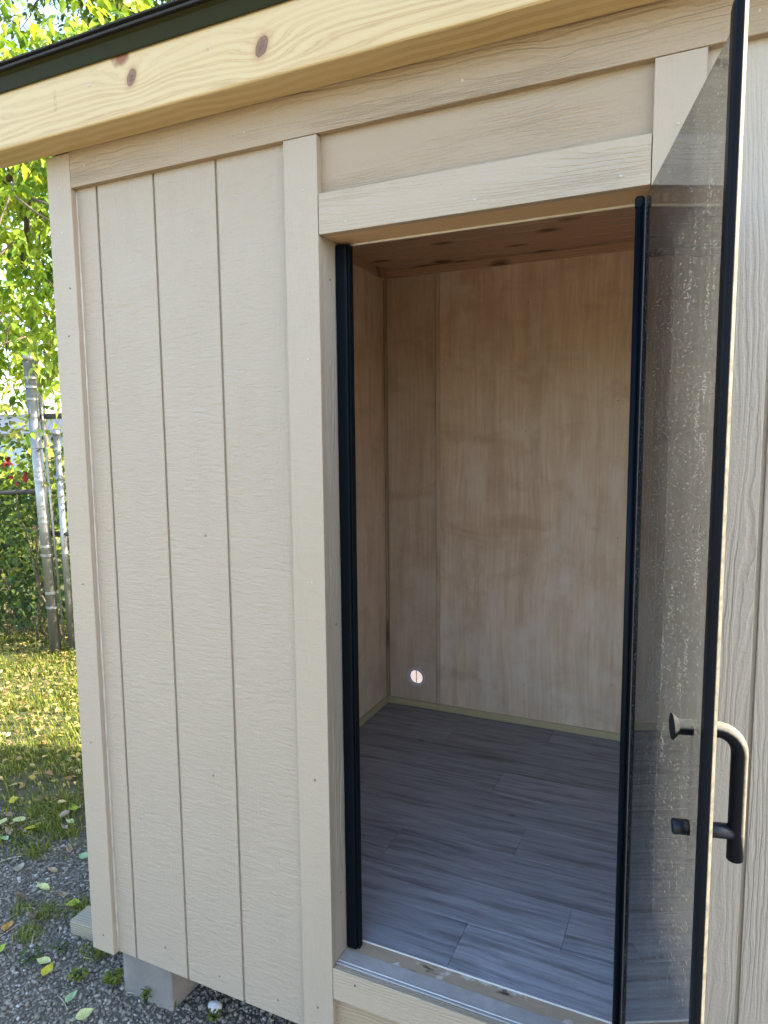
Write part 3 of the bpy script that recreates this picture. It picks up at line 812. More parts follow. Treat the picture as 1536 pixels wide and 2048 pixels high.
# dried specks and smears on the glass, too many to count
n_ = 11000
ss = RNG.uniform(.02, .535, n_); zz_ = RNG.uniform(.30, 2.035, n_)
keep = RNG.uniform(0, 1, n_) < (.45 + .30 * (.5 + .5 * np.sin(ss * 75 + 1.3 * np.sin(zz_ * 4))) * (.5 + .5 * np.sin(zz_ * 5.1 + ss * 9)))
ss, zz_ = ss[keep], zz_[keep]
for (s0_, z0_, hs_, hz_, an_) in [(.47, 1.62, .010, .028, .0), (.505, 1.585, .012, .022, -.25), (.50, 1.66, .006, .02, .1), (.36, 1.345, .012, .034, .25), (.46, 1.30, .006, .03, .1), (.43, 1.255, .010, .03, -.2),
                                  (.49, 1.90, .008, .03, .0), (.40, 1.80, .008, .03, .1), (.50, 1.76, .006, .03, .0), (.33, 1.12, .008, .04, .1), (.31, 1.25, .006, .05, 0), (.50, 1.44, .008, .04, .0)]:
    m__ = 60
    a_ = RNG.uniform(0, 2 * np.pi, m__); r_ = np.sqrt(RNG.uniform(0, 1, m__))
    ss = np.concatenate([ss, s0_ + hs_ * 1.5 * r_ * np.cos(a_) + an_ * hz_ * r_ * np.sin(a_)]); zz_ = np.concatenate([zz_, z0_ + hz_ * r_ * np.sin(a_)])
n_ = len(ss)
ls = RNG.uniform(.0006, .0030, n_) * RNG.choice([.6, 1, 1.5], n_); lz = RNG.uniform(.0003, .0008, n_)
b0 = np.array([D(0, 0, 0)[:]]); dts = np.array(dt[:]); dns = np.array(dnm[:])
P0 = b0 + dts * ss[:, None] - dns * .0043 + np.array([0, 0, 1.]) * zz_[:, None]
cr = [(-1, -.4), (0, -1), (1, -.3), (.8, .6), (-.3, 1)]
V_ = np.stack([P0 + dts * (ls * cx_)[:, None] + np.array([0, 0, 1.]) * (lz * cz_)[:, None] for cx_, cz_ in cr], 1).reshape(-1, 3)
F_ = (np.arange(n_)[:, None, None] * 5 + np.array([(0, 1, 2), (0, 2, 3), (0, 3, 4)])[None]).reshape(-1, 3)
def mk_speck():
    t = NT('dried dust speck')
    tl = t.n('ShaderNodeBsdfTranslucent', {'Color': (0.28, 0.27, 0.24, 1)})
    t.base((0.26, 0.245, 0.21), 0.8, spec=0.1)
    mx = t.n('ShaderNodeMixShader', {0: 0.65, 1: t.b.outputs[0], 2: tl.outputs[0]})
    t.t.links.new(mx.outputs[0], t.out.inputs[0]); return t.m
dsp = link('dust_specks', np_mesh('dust_specks', V_, F_), mk_speck(), door); dsp['kind'] = 'stuff'
# pull handle
SH = .512; ZT, ZB, ZE = 1.221, 1.083, 1.044
OB = .054; RAD = .0104; BR = .030
hp = []
hp += [D(SH, .0042, ZT), D(SH, OB - BR, ZT)]
for a in range(1, 9):
    an = a / 8 * math.pi / 2
    hp.append(D(SH, OB - BR + BR * math.sin(an), ZT - BR + BR * math.cos(an)))
hp += [D(SH, OB, ZB), D(SH, OB, ZE + .0015), D(SH, OB, ZE)]
hm = MB(); hm.tube(hp, [RAD] * (len(hp) - 1) + [RAD * .86], 22)
handle = hm.build('pull_handle', M['handle'], door, 0, False)
for pz in handle.data.polygons: pz.use_smooth = len(pz.vertices) == 4
ar = MB(); ar.tube([D(SH, .0042, ZB), D(SH, OB - .004, ZB)], RAD * .96, 22)
ar.build('handle_arm', M['knob'], door, 0, True)
c1 = MB(); c1.tube([D(SH, -.0042, ZT), D(SH, -.0215, ZT), D(SH, -.0220, ZT), D(SH, -.0285, ZT), D(SH, -.0300, ZT)], [RAD * .98, RAD * .98, RAD * 1.0, RAD * 1.66, RAD * 1.66], 22)
o = c1.build('handle_button', M['handle'], door, 0.0006)
c2 = MB(); c2.tube([D(SH, -.0042, ZB), D(SH, -.0235, ZB), D(SH, -.0245, ZB)], [RAD * .98, RAD * .98, RAD * .88], 22)
o2 = c2.build('handle_button', M['knob'], door, 0)
for oo in (o, o2):
    for pz in oo.data.polygons: pz.use_smooth = len(pz.vertices) == 4

# ================================================================== under the shed
blk = MB().box(-.112, .092, .046, .430, G - .03, .0285).build('concrete_block', M['concrete'], None, 0.006)
tag(blk, 'grey concrete block carrying the front left corner of the shed', 'block')
for (x, y_) in ((1.0, .1), (1.95, .1), (-.11, 1.35), (1.0, 1.35), (1.95, 1.35)):
    pass
t2 = MB().box(-.475, .30, .200, .290, -.205, -.135).build('timber_offcut', M['timber'], None, 0.003)
t2.rotation_euler = (0, 0, 0.08)
tag(t2, 'weathered timber end poking out from beneath the shed side', 'timber')

ax = Vector((-.379, .925, 0)); bx_ = Vector((.925, .379, 0)); o_ = Vector((-.321, 3.076, G - .03))
for k_ in (0, 1):  # invented slabs that catch the sun so the vent hole reads bright
    st0 = o_ - ax * .42 + (bx_ * -.4505 if k_ == 0 else bx_ * .0025)
    sb_o = MB().obox(st0, bx_ * .448, ax * .84, Vector((0, 0, .065))).build('added_bright_slab', mk_simple('added pinkish slab %d' % k_, (0.095, 0.073, 0.068), 0.8, bump=.002), None, 0.004)
    tag(sb_o, ('left' if k_ == 0 else 'right') + ' one of two added slabs behind the shed, put there to brighten the vent hole', 'slab')

# ================================================================== steel posts and chain-link fence
PB = Vector((-3.415, 2.54, G)); PT = Vector((-3.535, 2.54, 2.29))
def along(a, b, f): return a + (b - a) * f
gp = thing('steel_gate_post', 'thick leaning galvanised steel post with wire bands at the lawn edge', 'post', PB)
m_ = MB(); m_.tube([PB + Vector((0, 0, -.1)), PT], .043, 28); m_.build('post_pipe', M['galv'], gp, 0, True)
m_ = MB(); m_.tube([along(PB, PT, .985), along(PB, PT, 1.0), along(PB, PT, 1.012), along(PB, PT, 1.02)], [.046, .046, .039, .02], 24); m_.build('post_cap', M['galv_dull'], gp, 0, True)
for f in (.155, .205, .335, .365, .448, .468, .506, .585, .605, .622, .70, .86, .90, .93):
    c = along(PB, PT, f)
    m_ = MB(); m_.tube([c + Vector((0, 0, -.011)), c + Vector((0, 0, .011))], .0465, 28)
    m_.build('clamp_band', M['galv_dull'], gp, 0.002)
m_ = MB(); m_.tube([PB + Vector((.075, .02, .05)), along(PB, PT, .88) + Vector((.075, .02, 0))], .009, 8); m_.build('tension_bar', M['galv_dull'], gp, 0, True)
TB = Vector((-3.30, 2.60, G)); TT_ = Vector((-3.335, 2.60, 1.66))
tp = thing('steel_fence_post', 'thin galvanised pipe post standing right of the thick one', 'post', TB)
m_ = MB(); m_.tube([TB + Vector((0, 0, -.1)), TT_], .026, 20); m_.build('post_pipe', M['galv'], tp, 0, True)
m_ = MB(); m_.tube([TT_ + Vector((0, 0, -.02)), TT_ + Vector((0, 0, .02)), TT_ + Vector((0, 0, .035))], [.029, .029, .012], 18); m_.build('post_cap', M['galv_dull'], tp, 0, True)
for f in (.46, .72, .80, .93):
    c = along(TB, TT_, f)
    m_ = MB(); m_.tube([c + Vector((0, 0, -.012)), c + Vector((0, 0, .012))], .0295, 20); m_.build('clamp_band', M['galv_dull'], tp, 0.002)
cf = thing('chain_link_fence', 'rusty chain-link fence running behind the steel posts', 'fence', (-4.4, 2.62, G))
m_ = MB(); m_.tube([(-6.6, 2.62, 1.05), (-5.2, 2.62, 1.10), (-4.4, 2.61, 1.13), (-3.47, 2.585, 1.18)], .021, 12); m_.build('top_rail', M['darkrail'], cf, 0, True)
m_ = MB(); m_.tube([(-3.50, 2.60, 1.80), (-2.3, 2.62, 1.80)], .020, 12); m_.build('cross_rail', M['darkrail'], cf, 0, True)
m_ = MB(); m_.tube([(-3.46, 2.60, .82), (-2.3, 2.62, .82)], .018, 12); m_.build('cross_rail', M['darkrail'], cf, 0, True)
wm = MB()
def wire(p, q): wm.tube([p, q], .0011, 3, False)
for (xa, xb, za, zb) in ((-6.4, -3.5, -.15, 1.10), (-3.45, -2.3, -.15, 1.78)):
    st_ = .075; hgt = zb - za
    x = xa - hgt
    while x < xb:
        for sgn in (1, -1):
            p0 = [x, za]; p1 = [x + hgt, zb]
            if sgn < 0: p0, p1 = [x, zb], [x + hgt, za]
            # clip to xa..xb
            if p1[0] > xa and p0[0] < xb:
                f0 = max(0, (xa - p0[0]) / hgt); f1 = min(1, (xb - p0[0]) / hgt)
                if f1 > f0:
                    q0 = (p0[0] + f0 * hgt, 2.615 + .003 * sgn, p0[1] + f0 * (p1[1] - p0[1])); q1 = (p0[0] + f1 * hgt, 2.615 + .003 * sgn, p0[1] + f1 * (p1[1] - p0[1]))
                    wire(q0, q1)
        x += st_
wo = wm.build('wire_mesh', M['darkrail'], cf); wo['kind'] = 'stuff'

# ================================================================== house beyond the fence
hs = thing('neighbour_house', 'pale low house with lilac fascia seen through the leaves beyond the fence', 'house', (-17, 14, G))
MB().box(-24, -10, 12.0, 20, G, 1.80).build('wall', mk_simple('pale blue siding', (0.50, 0.56, 0.62), 0.7), hs)
MB().box(-24.4, -9.6, 11.6, 20.4, 1.802, 2.32).build('fascia', mk_simple('lilac fascia', (0.46, 0.42, 0.50), 0.7), hs)
rf = MB(); rf.add([(-24.5, 11.5, 2.322), (-9.5, 11.5, 2.322), (-9.5, 20.5, 2.322), (-24.5, 20.5, 2.322), (-24.5, 16, 3.6), (-9.5, 16, 3.6)],
                  [(0, 1, 5, 4), (2, 3, 4, 5), (1, 2, 5), (3, 0, 4), (3, 2, 1, 0)])
rf.build('roof', mk_simple('white metal roof', (0.80, 0.80, 0.80), 0.5), hs)
for x in (-22, -18.6, -15.2, -12):
    wdo = MB().box(x - .6, x + .6, 11.95, 11.99, .55, 1.55).build('window', mk_simple('white window frame', (0.75, 0.75, 0.74), 0.5), hs)
    MB().box(x - .52, x + .52, 11.93, 11.949, .63, 1.47).build('pane', mk_simple('dark window glass', (0.03, 0.035, 0.04), 0.08), wdo)

# ================================================================== unseen board fence added at the right to keep low sun off the door foot
bf = thing('added_shade_fence', 'added unseen board fence right of the shed, shading the door foot', 'fence', (3.05, .25, G))
yb = -.20
while yb < .75:
    MB().box(3.04, 3.058, yb, yb + .138, G + .02, 1.835 + random.uniform(-.01, .01)).build('fence_board', M['fenceboard'], bf, 0.002)
    yb += .142
for z_ in (.15, 1.45):
    MB().box(3.0585, 3.097, -.22, .74, z_, z_ + .085).build('fence_rail', M['fenceboard'], bf)
for y_ in (-.18, .66):
    MB().box(3.0975, 3.187, y_, y_ + .089, G - .1, 1.80).build('fence_post', M['fenceboard'], bf)

# ================================================================== trees
def branch_mesh(segs):
    b = MB()
    for pts, rads in segs:
        b.tube(pts, rads, 8)
    return b
def limb(a, b, bend, r0, r1, n=6):
    a, b = Vector(a), Vector(b); pts = []
    for i in range(n + 1):
        f = i / n
        pts.append(a.lerp(b, f) + Vector(bend) * math.sin(math.pi * f) + Vector((random.uniform(-.03, .03), random.uniform(-.03, .03), random.uniform(-.03, .03))))
    return pts, [r0 + (r1 - r0) * i / n for i in range(n + 1)]

def clumped(n, lo, hi, nclump, sig):
    lo, hi = np.array(lo), np.array(hi)
    c = RNG.uniform(lo, hi, (nclump, 3))
    p = c[RNG.integers(0, nclump, n)] + RNG.normal(0, 1, (n, 3)) * np.array(sig)
    return p, c

# near tree hanging over the fence
nt = thing('ash_tree', 'sunlit yellow-green tree hanging over the fence left of the shed', 'tree', (-7.4, 4.2, G))
segs = [limb((-7.4, 4.2, G - .1), (-7.0, 4.2, 3.2), (.1, 0, 0), .17, .11), limb((-7.0, 4.2, 3.2), (-4.6, 3.6, 5.4), (0, 0, .3), .10, .04),
        limb((-7.1, 4.2, 2.6), (-3.3, 2.6, 3.9), (0, 0, .5), .07, .015), limb((-7.15, 4.2, 2.2), (-3.9, 2.5, 2.6), (0, 0, .45), .05, .01),
        limb((-4.6, 3.4, 3.3), (-2.6, 2.0, 3.2), (0, 0, .25), .035, .008), limb((-7.0, 4.2, 2.9), (-5.2, 2.2, 3.0), (0, 0, .4), .05, .01)]
for i in range(40):
    a = Vector((random.uniform(-5.0, -2.6), random.uniform(1.9, 3.6), random.uniform(2.4, 4.2)))
    segs.append(limb(a, a + Vector((random.uniform(-.3, .7), random.uniform(-.5, .2), random.uniform(-.7, -.1))), (0, 0, .06), .008, .002, 4))
branch_mesh(segs).build('trunk', M['bark'], nt, 0, True)
pc, _ = clumped(3600, (-6.4, 1.75, 2.2), (-1.9, 3.9, 4.6), 110, (.26, .26, .22))
keep = (pc[:, 2] > 1.72 + 0.10 * np.sin(pc[:, 0] * 9) + np.clip((-2.9 - pc[:, 0]) * -.25, 0, 1)) & ~((pc[:, 0] > -1.7))
pc = pc[keep]
P_, D_, N_, S_, T_ = sprays(pc, np.full(len(pc), .082), .12, .85, 5, .85)
link('crown', leaves_mesh('crown', P_, D_, N_, S_, T_, .95), M['leaf_tree'], nt)

# taller tree behind, seen above the roof edge
ft = thing('maple_tree', 'tall airy tree with dark branches rising behind the roof edge', 'tree', (-5.2, 8.4, G))
segs = [limb((-5.2, 8.4, G - .1), (-5.0, 8.0, 4.5), (.1, 0, 0), .22, .15), limb((-5.0, 8.0, 4.5), (-6.6, 6.2, 8.2), (0, 0, .4), .13, .03),
        limb((-5.0, 8.0, 4.2), (-2.6, 6.3, 7.4), (0, 0, .5), .12, .025), limb((-5.0, 8.0, 4.8), (-4.2, 6.0, 8.6), (0, 0, .2), .10, .02),
        limb((-5.1, 8.1, 3.6), (-7.2, 5.8, 6.4), (0, 0, .5), .09, .02), limb((-3.9, 7.2, 6.2), (-1.2, 5.6, 7.2), (0, 0, .3), .05, .01),
        limb((-5.0, 8.0, 4.8), (-3.4, 7.0, 9.8), (0, 0, .2), .10, .02)]
for i in range(70):
    a = Vector((random.uniform(-7.5, -1.2), random.uniform(4.8, 7.6), random.uniform(4.4, 8.6)))
    segs.append(limb(a, a + Vector((random.uniform(-.9, .9), random.uniform(-.7, .5), random.uniform(-.5, .6))), (0, 0, .1), .016, .004, 4))
branch_mesh(segs).build('trunk', M['bark'], ft, 0, True)
pc, _ = clumped(7600, (-8.4, 4.6, 4.2), (.2, 7.8, 9.0), 150, (.36, .36, .26))
P_, D_, N_, S_, T_ = sprays(pc, np.full(len(pc), .105), .05, .75, 5, .6)
link('crown', leaves_mesh('crown', P_, D_, N_, S_, T_, .8), M['leaf_far'], ft)

# backdrop tree closing the view low down
bt = thing('boundary_tree', 'yellowing leafy tree filling the gaps far behind the fence', 'tree', (-11, 8.5, G))
branch_mesh([limb((-11, 8.5, G - .1), (-10.8, 8.4, 3.0), (.1, 0, 0), .16, .1), limb((-10.8, 8.4, 3.0), (-9.4, 7.6, 5.5), (0, 0, .3), .08, .02),
             limb((-10.8, 8.4, 2.6), (-12.4, 7.9, 5.2), (0, 0, .3), .08, .02)]).build('trunk', M['bark'], bt, 0, True)
pc, _ = clumped(1500, (-13.5, 6.8, 2.6), (-7.2, 9.6, 6.5), 70, (.45, .45, .4))
P_, D_, N_, S_, T_ = sprays(pc, np.full(len(pc), .17), .35, 1.0, 4, .5)
link('crown', leaves_mesh('crown', P_, D_, N_, S_, T_, .9), M['leaf_tree'], bt)

# creeper hedge grown through the fence
hv = thing('creeper_hedge', 'dense dark green creeper hedge grown through the chain-link fence', 'hedge', (-4.6, 3.0, G))
segs = []
for i in range(46):
    a = Vector((random.uniform(-6.3, -2.7), random.uniform(2.68, 3.3), G - .05))
    segs.append(limb(a, a + Vector((random.uniform(-.4, .4), random.uniform(-.3, .3), random.uniform(.8, 1.7))), (random.uniform(-.15, .15), 0, 0), .010, .003, 6))
branch_mesh(segs).build('stems', M['bark'], hv, 0, True)
pc, _ = clumped(7600, (-6.6, 2.68, -.1), (-2.6, 3.5, 1.12), 260, (.13, .11, .11))
pc = pc[(pc[:, 1] > 2.63) & (pc[:, 2] > G + .04)]
n_ = len(pc)
D_ = RNG.normal(0, 1, (n_, 3)) * np.array([1, .7, .6]) + np.array([.1, -.5, -.5]); N_ = RNG.normal(0, .5, (n_, 3)) + np.array([0, -.6, .8])
tn = np.clip(RNG.beta(1.3, 2.6, n_), 0, 1)
link('foliage', leaves_mesh('foliage', pc, D_, N_, RNG.uniform(.045, .085, n_), tn, 1.5), M['leaf_vine'], hv)
pc, _ = clumped(1500, (-6.4, 2.66, 1.1), (-2.6, 3.1, 1.75), 80, (.10, .08, .09)); n_ = len(pc)
link('upper_foliage', leaves_mesh('upper_foliage', pc, RNG.normal(0, 1, (n_, 3)) + np.array([.1, -.4, -.5]), RNG.normal(0, .5, (n_, 3)) + np.array([0, -.6, .8]), RNG.uniform(.04, .075, n_), RNG.uniform(.1, .95, n_), 1.4), M['leaf_vine'], hv)
pc = np.concatenate([np.array([c]) + RNG.normal(0, .035, (6, 3)) for c in ((-4.02, 2.62, 1.42), (-3.86, 2.63, 1.27), (-3.28, 2.62, 1.10), (-4.7, 2.64, 1.3), (-5.1, 2.62, .4))]); n_ = len(pc)
link('red_leaves', leaves_mesh('red_leaves', pc, RNG.normal(0, 1, (n_, 3)) + np.array([0, 0, -.7]), RNG.normal(0, .4, (n_, 3)) + np.array([.6, -.6, .5]), RNG.uniform(.05, .08, n_), RNG.uniform(0, 1, n_), 1.3), M['leaf_red'], hv)['label'] = 'small clusters of red autumn leaves'

# bright shrub beyond the hedge, glimpsed through it
sb = thing('yellow_shrub', 'sunlit yellow-green shrub glimpsed through the hedge', 'shrub', (-7.2, 5.2, G))
branch_mesh([limb((-7.2 + random.uniform(-.8, .8), 5.2, G - .05), (-7.2 + random.uniform(-1.8, 1.8), 5.2 + random.uniform(-.5, .5), 1.2), (0, 0, .1), .015, .004) for _ in range(14)]).build('stems', M['bark'], sb, 0, True)
pc, _ = clumped(3200, (-9.6, 4.7, -.1), (-4.6, 5.9, 1.5), 120, (.2, .2, .16)); pc = pc[pc[:, 2] > G + .03]; n_ = len(pc)
link('foliage', leaves_mesh('foliage', pc, RNG.normal(0, 1, (n_, 3)) + np.array([0, -.2, -.4]), RNG.normal(0, .5, (n_, 3)) + np.array([.4, -.4, .6]), RNG.uniform(.07, .12, n_), RNG.uniform(.45, 1, n_), 1.3), M['leaf_tree'], sb)

# ================================================================== gravel, grass, litter
ICO = None
def ico():
    bm = bmesh.new(); bmesh.ops.create_icosphere(bm, subdivisions=1, radius=1.0)
    v = np.array([q.co[:] for q in bm.verts]); f = np.array([[q.index for q in p.verts] for p in bm.faces]); bm.free(); return v, f
IV, IF = ico()
def stones(n, xs, ys, smin, smax, dens=None):
    x = RNG.uniform(*xs, n); y_ = RNG.uniform(*ys, n)
    if dens is not None:
        k = RNG.uniform(0, 1, n) < dens(x, y_); x, y_ = x[k], y_[k]
    n = len(x)
    s = smin + (smax - smin) * RNG.beta(1.1, 4.0, n)
    V = IV[None] * (1 + RNG.normal(0, .16, (n, len(IV), 1)))
    V = V * np.stack([RNG.uniform(.8, 1.35, n), RNG.uniform(.7, 1.1, n), RNG.uniform(.45, .8, n)], 1)[:, None, :]
    a = RNG.uniform(0, 2 * np.pi, n); b = RNG.normal(0, .45, n)
    ca, sa, cb, sb_ = np.cos(a), np.sin(a), np.cos(b), np.sin(b)
    X, Y, Z = V[..., 0], V[..., 1], V[..., 2]
    Y, Z = Y * cb[:, None] - Z * sb_[:, None], Y * sb_[:, None] + Z * cb[:, None]
    X, Y = X * ca[:, None] - Y * sa[:, None], X * sa[:, None] + Y * ca[:, None]
    V = np.stack([X, Y, Z], -1) * s[:, None, None] * .5
    V += np.stack([x, y_, ground_z(x, y_) + s * .12 + RNG.uniform(-.002, .003, n)], 1)[:, None, :]
    F = (np.arange(n)[:, None, None] * len(IV) + IF[None]).reshape(-1, 3)
    t = np.clip(RNG.normal(.45, .22, n), 0, 1); t = np.where(RNG.uniform(0, 1, n) < .035, RNG.uniform(.85, 1, n), t)
    return np_mesh('gravel', V.reshape(-1, 3), F, np.repeat(t, len(IV)))
def gdens(x, y_):
    k = -.9 * x + .9 * y_ + .25 * np.sin(3 * x + 5 * y_) + .2 * np.sin(7.1 * x - 4 * y_)
    return np.clip(1.25 - (k - .75) / .8, .05, 1.0)
tag(link('gravel', stones(60000, (-1.75, .85), (-.50, 1.05), .005, .026, gdens), M['stone']), 'loose crushed grey gravel around the foot of the shed', 'gravel', kind='stuff')
peb = stones(1, (.205, .206), (.106, .107), .05, .0501)
peb.materials.clear()
def mk_peb():
    t = NT('pale pebble'); v = t.coords(); nzz = t.noise(v, 60.0, 4.0)
    return t.base(t.mix(nzz, (0.52, 0.52, 0.52), (0.34, 0.34, 0.35)), 0.7, t.bump(nzz, .003), 0, .3)
bm = bmesh.new(); bmesh.ops.create_icosphere(bm, subdivisions=3, radius=.019)
for q in bm.verts:
    q.co = Vector((q.co.x * 1.25, q.co.y * .95, q.co.z * .85)) * (1 + .06 * math.sin(q.co.x * 210) + .05 * math.sin(q.co.y * 170 + 1))
    q.co += Vector((.207, .108, G + .014))
me = bpy.data.meshes.new('pebble'); bm.to_mesh(me); bm.free(); me.shade_smooth()
tag(link('pebble', me, mk_peb()), 'pale rounded pebble on the gravel right of the concrete block', 'pebble')

def grass_mesh(n, xs, ys, hlo, hhi, dens, tlo, thi, width=.0028):
    x = RNG.uniform(*xs, n); y_ = RNG.uniform(*ys, n)
    k = RNG.uniform(0, 1, n) < dens(x, y_); x, y_ = x[k], y_[k]; n = len(x)
    h = RNG.uniform(hlo, hhi, n); a = RNG.uniform(0, 2 * np.pi, n); lean = RNG.uniform(.25, 1.0, n)
    d = np.stack([np.cos(a), np.sin(a), np.zeros(n)], 1); s = np.stack([-np.sin(a), np.cos(a), np.zeros(n)], 1) * (width * RNG.uniform(.7, 1.4, n))[:, None]
    p0 = np.stack([x, y_, ground_z(x, y_) - .004], 1); up = np.array([0, 0, 1.0])
    p1 = p0 + up * (h * .6)[:, None] + d * (h * .25 * lean)[:, None]; p2 = p0 + up * (h * (1 - .25 * lean))[:, None] + d * (h * .8 * lean)[:, None]
    V = np.stack([p0 - s, p0 + s, p1 - s * .8, p1 + s * .8, p2], 1)
    F = np.array([(0, 1, 3), (0, 3, 2), (2, 3, 4)])
    F = (np.arange(n)[:, None, None] * 5 + F[None]).reshape(-1, 3)
    return np_mesh('grass', V.reshape(-1, 3), F, np.repeat(RNG.uniform(tlo, thi, n), 5))
def lawn_d(x, y_):
    k = -.9 * x + .9 * y_
    return np.clip((k - 1.15) / 1.1, 0, 1) * (0.35 + .65 * (np.sin(4.1 * x + 1.3) * np.sin(5.3 * y_ - .4 * x) > -.35)) * np.where(y_ > 2.75, .25, 1)
tag(link('grass', grass_mesh(90000, (-5.2, -.8), (.1, 3.2), .02, .060, lawn_d, .0, .85), M['grass']), 'short lawn grass beside the gravel and fence', 'grass', kind='stuff')
tc = np.array([(-1.19, .60), (-1.07, .62), (-.56, .27), (-.33, .13), (-.775, .17), (-.62, .095), (-.66, .20), (-1.3, .75), (-1.05, .45), (.088, .06), (-.30, .16)])
tr_ = np.array([.07, .06, .06, .05, .04, .05, .06, .12, .06, .02, .04])
def tuft_d(x, y_):
    d = np.min(np.hypot(x[:, None] - tc[None, :, 0], y_[:, None] - tc[None, :, 1]) / tr_[None], axis=1)
    return np.clip(1.3 - d, 0, 1)
tag(link('grass_tufts', grass_mesh(34000, (-1.5, .15), (0, .95), .015, .055, tuft_d, .1, .75, .0016), M['grass']), 'thin grass tufts growing up through the gravel', 'grass', kind='stuff')
# leaf litter on the lawn
n_ = 5600
x = RNG.uniform(-5.4, -1.0, n_); y_ = RNG.uniform(.3, 3.6, n_); k = (-.9 * x + .9 * y_) > 1.5 + RNG.uniform(0, 1.1, n_); x, y_ = x[k], y_[k]; n_ = len(x)
pc = np.stack([x, y_, ground_z(x, y_) + RNG.uniform(.008, .04, n_)], 1); a = RNG.uniform(0, 2 * np.pi, n_)
tag(link('leaf_litter', leaves_mesh('leaf_litter', pc, np.stack([np.cos(a), np.sin(a), RNG.normal(0, .25, n_)], 1), RNG.normal(0, .38, (n_, 3)) + np.array([0, 0, 1]), RNG.uniform(.018, .050, n_), RNG.uniform(0, 1, n_), 1.1), M['litter']),
    'yellow and tan fallen leaves strewn over the sunlit lawn', 'leaves', kind='stuff')
# twigs and straw bits
tw = MB()
for i in range(150):
    x = random.uniform(-1.5, .4); y_ = random.uniform(-.25, .9); a = random.uniform(0, 6.28); L = random.uniform(.02, .10)
    z_ = float(ground_z(x, y_)) + .008
    p = Vector((x, y_, z_)); q = p + Vector((math.cos(a) * L, math.sin(a) * L, random.uniform(0, .012)))
    tw.tube([p, (p + q) / 2 + Vector((random.uniform(-.006, .006), random.uniform(-.006, .006), .003)), q], random.uniform(.0006, .0015), 4)
tag(tw.build('straw', M['twig']), 'dry stems and straw scattered on the gravel', 'straw', kind='stuff')

# single fallen leaves
def leaf_mat(name, c1, c2):
    t = NT(name); v = t.n('ShaderNodeTexCoord').outputs['Object']
    x, y, z = t.sep(v)
    blot = t.noise(v, 55.0, 4.0, 0.65)
    c = t.mix(t.ramp(blot, [(0.42, 0.0), (0.68, 1.0)]), c1, c2)
    vein = t.wave(t.comb(t.math('ADD', y, t.math('MULTIPLY', t.math('ABSOLUTE', x), -0.8)), 0.0, 0.0), 38.0, 0.6, 1.0, 2.0)
    c = t.mix(t.ramp(vein, [(0.8, 0.0), (1.0, 0.35)]), c, tuple(min(1, k * 1.5 + .03) for k in c1))
    t.base(c, 0.55, t.bump(vein, .001, .5), 0, .3)
    tl = t.n('ShaderNodeBsdfTranslucent', {'Color': c})
    mx = t.n('ShaderNodeMixShader', {0: 0.25, 1: t.b.outputs[0], 2: tl.outputs[0]})
    t.t.links.new(mx.outputs[0], t.out.inputs[0]); return t.m
LM = {'yellow': leaf_mat('yellow leaf', (0.52, 0.44, 0.03), (0.36, 0.33, 0.03)), 'lime': leaf_mat('lime leaf', (0.34, 0.40, 0.04), (0.24, 0.32, 0.03)),
      'pale': leaf_mat('pale leaf', (0.48, 0.50, 0.22), (0.38, 0.40, 0.16)), 'mint': leaf_mat('pale green leaf', (0.30, 0.42, 0.22), (0.24, 0.36, 0.17)),
      'tan': leaf_mat('tan leaf', (0.36, 0.27, 0.17), (0.24, 0.17, 0.10)), 'brown': leaf_mat('brown leaf', (0.17, 0.105, 0.06), (0.10, 0.06, 0.035)),
      'amber': leaf_mat('amber leaf', (0.42, 0.24, 0.035), (0.24, 0.12, 0.02)), 'grey': leaf_mat('grey tan leaf', (0.30, 0.27, 0.20), (0.22, 0.19, 0.14))}
def fallen(x, y_, L, wd, az, col, curl, label, tilt=0.0):
    nl, nw = 10, 6
    vs = []; fs = []
    rr = random.Random(hash((round(x, 3), round(y_, 3))) & 0xffff)
    ph = rr.uniform(0, 6)
    for i in range(nl + 1):
        f = i / nl
        wdt = wd * (math.sin(math.pi * min(1, f * 1.02) ** .8) ** .8 if 0 < f < 1 else 0.03) * (1 + .06 * math.sin(i * 3.1 + ph))
        for j in range(nw + 1):
            g = j / nw * 2 - 1
            xx = g * wdt / 2; ly = (f - .5) * L
            zz = curl * (abs(g) ** 1.6) * wdt * .55 + curl * .35 * L * (f - .5) ** 2 * 2 + .05 * L * math.sin(f * 5 + g * 2 + ph) * (.4 + curl)
            vs.append((xx, ly, zz))
    for i in range(nl):
        for j in range(nw):
            a = i * (nw + 1) + j; fs.append((a, a + 1, a + nw + 2, a + nw + 1))
    b = MB().add(vs, fs)
    b.tube([(0, -.5 * L, 0), (.01 * L, -.64 * L, .02 * L), (.03 * L, -.8 * L, .01)], .0011, 4)
    o = b.build('fallen_leaf', LM[col], None, 0, True)
    o.location = (x, y_, float(ground_z(x, y_)) + .017); o.rotation_euler = (tilt, rr.uniform(-.2, .2), az)
    tag(o, label, 'leaf', 'single leaves lying on the gravel beside the shed')
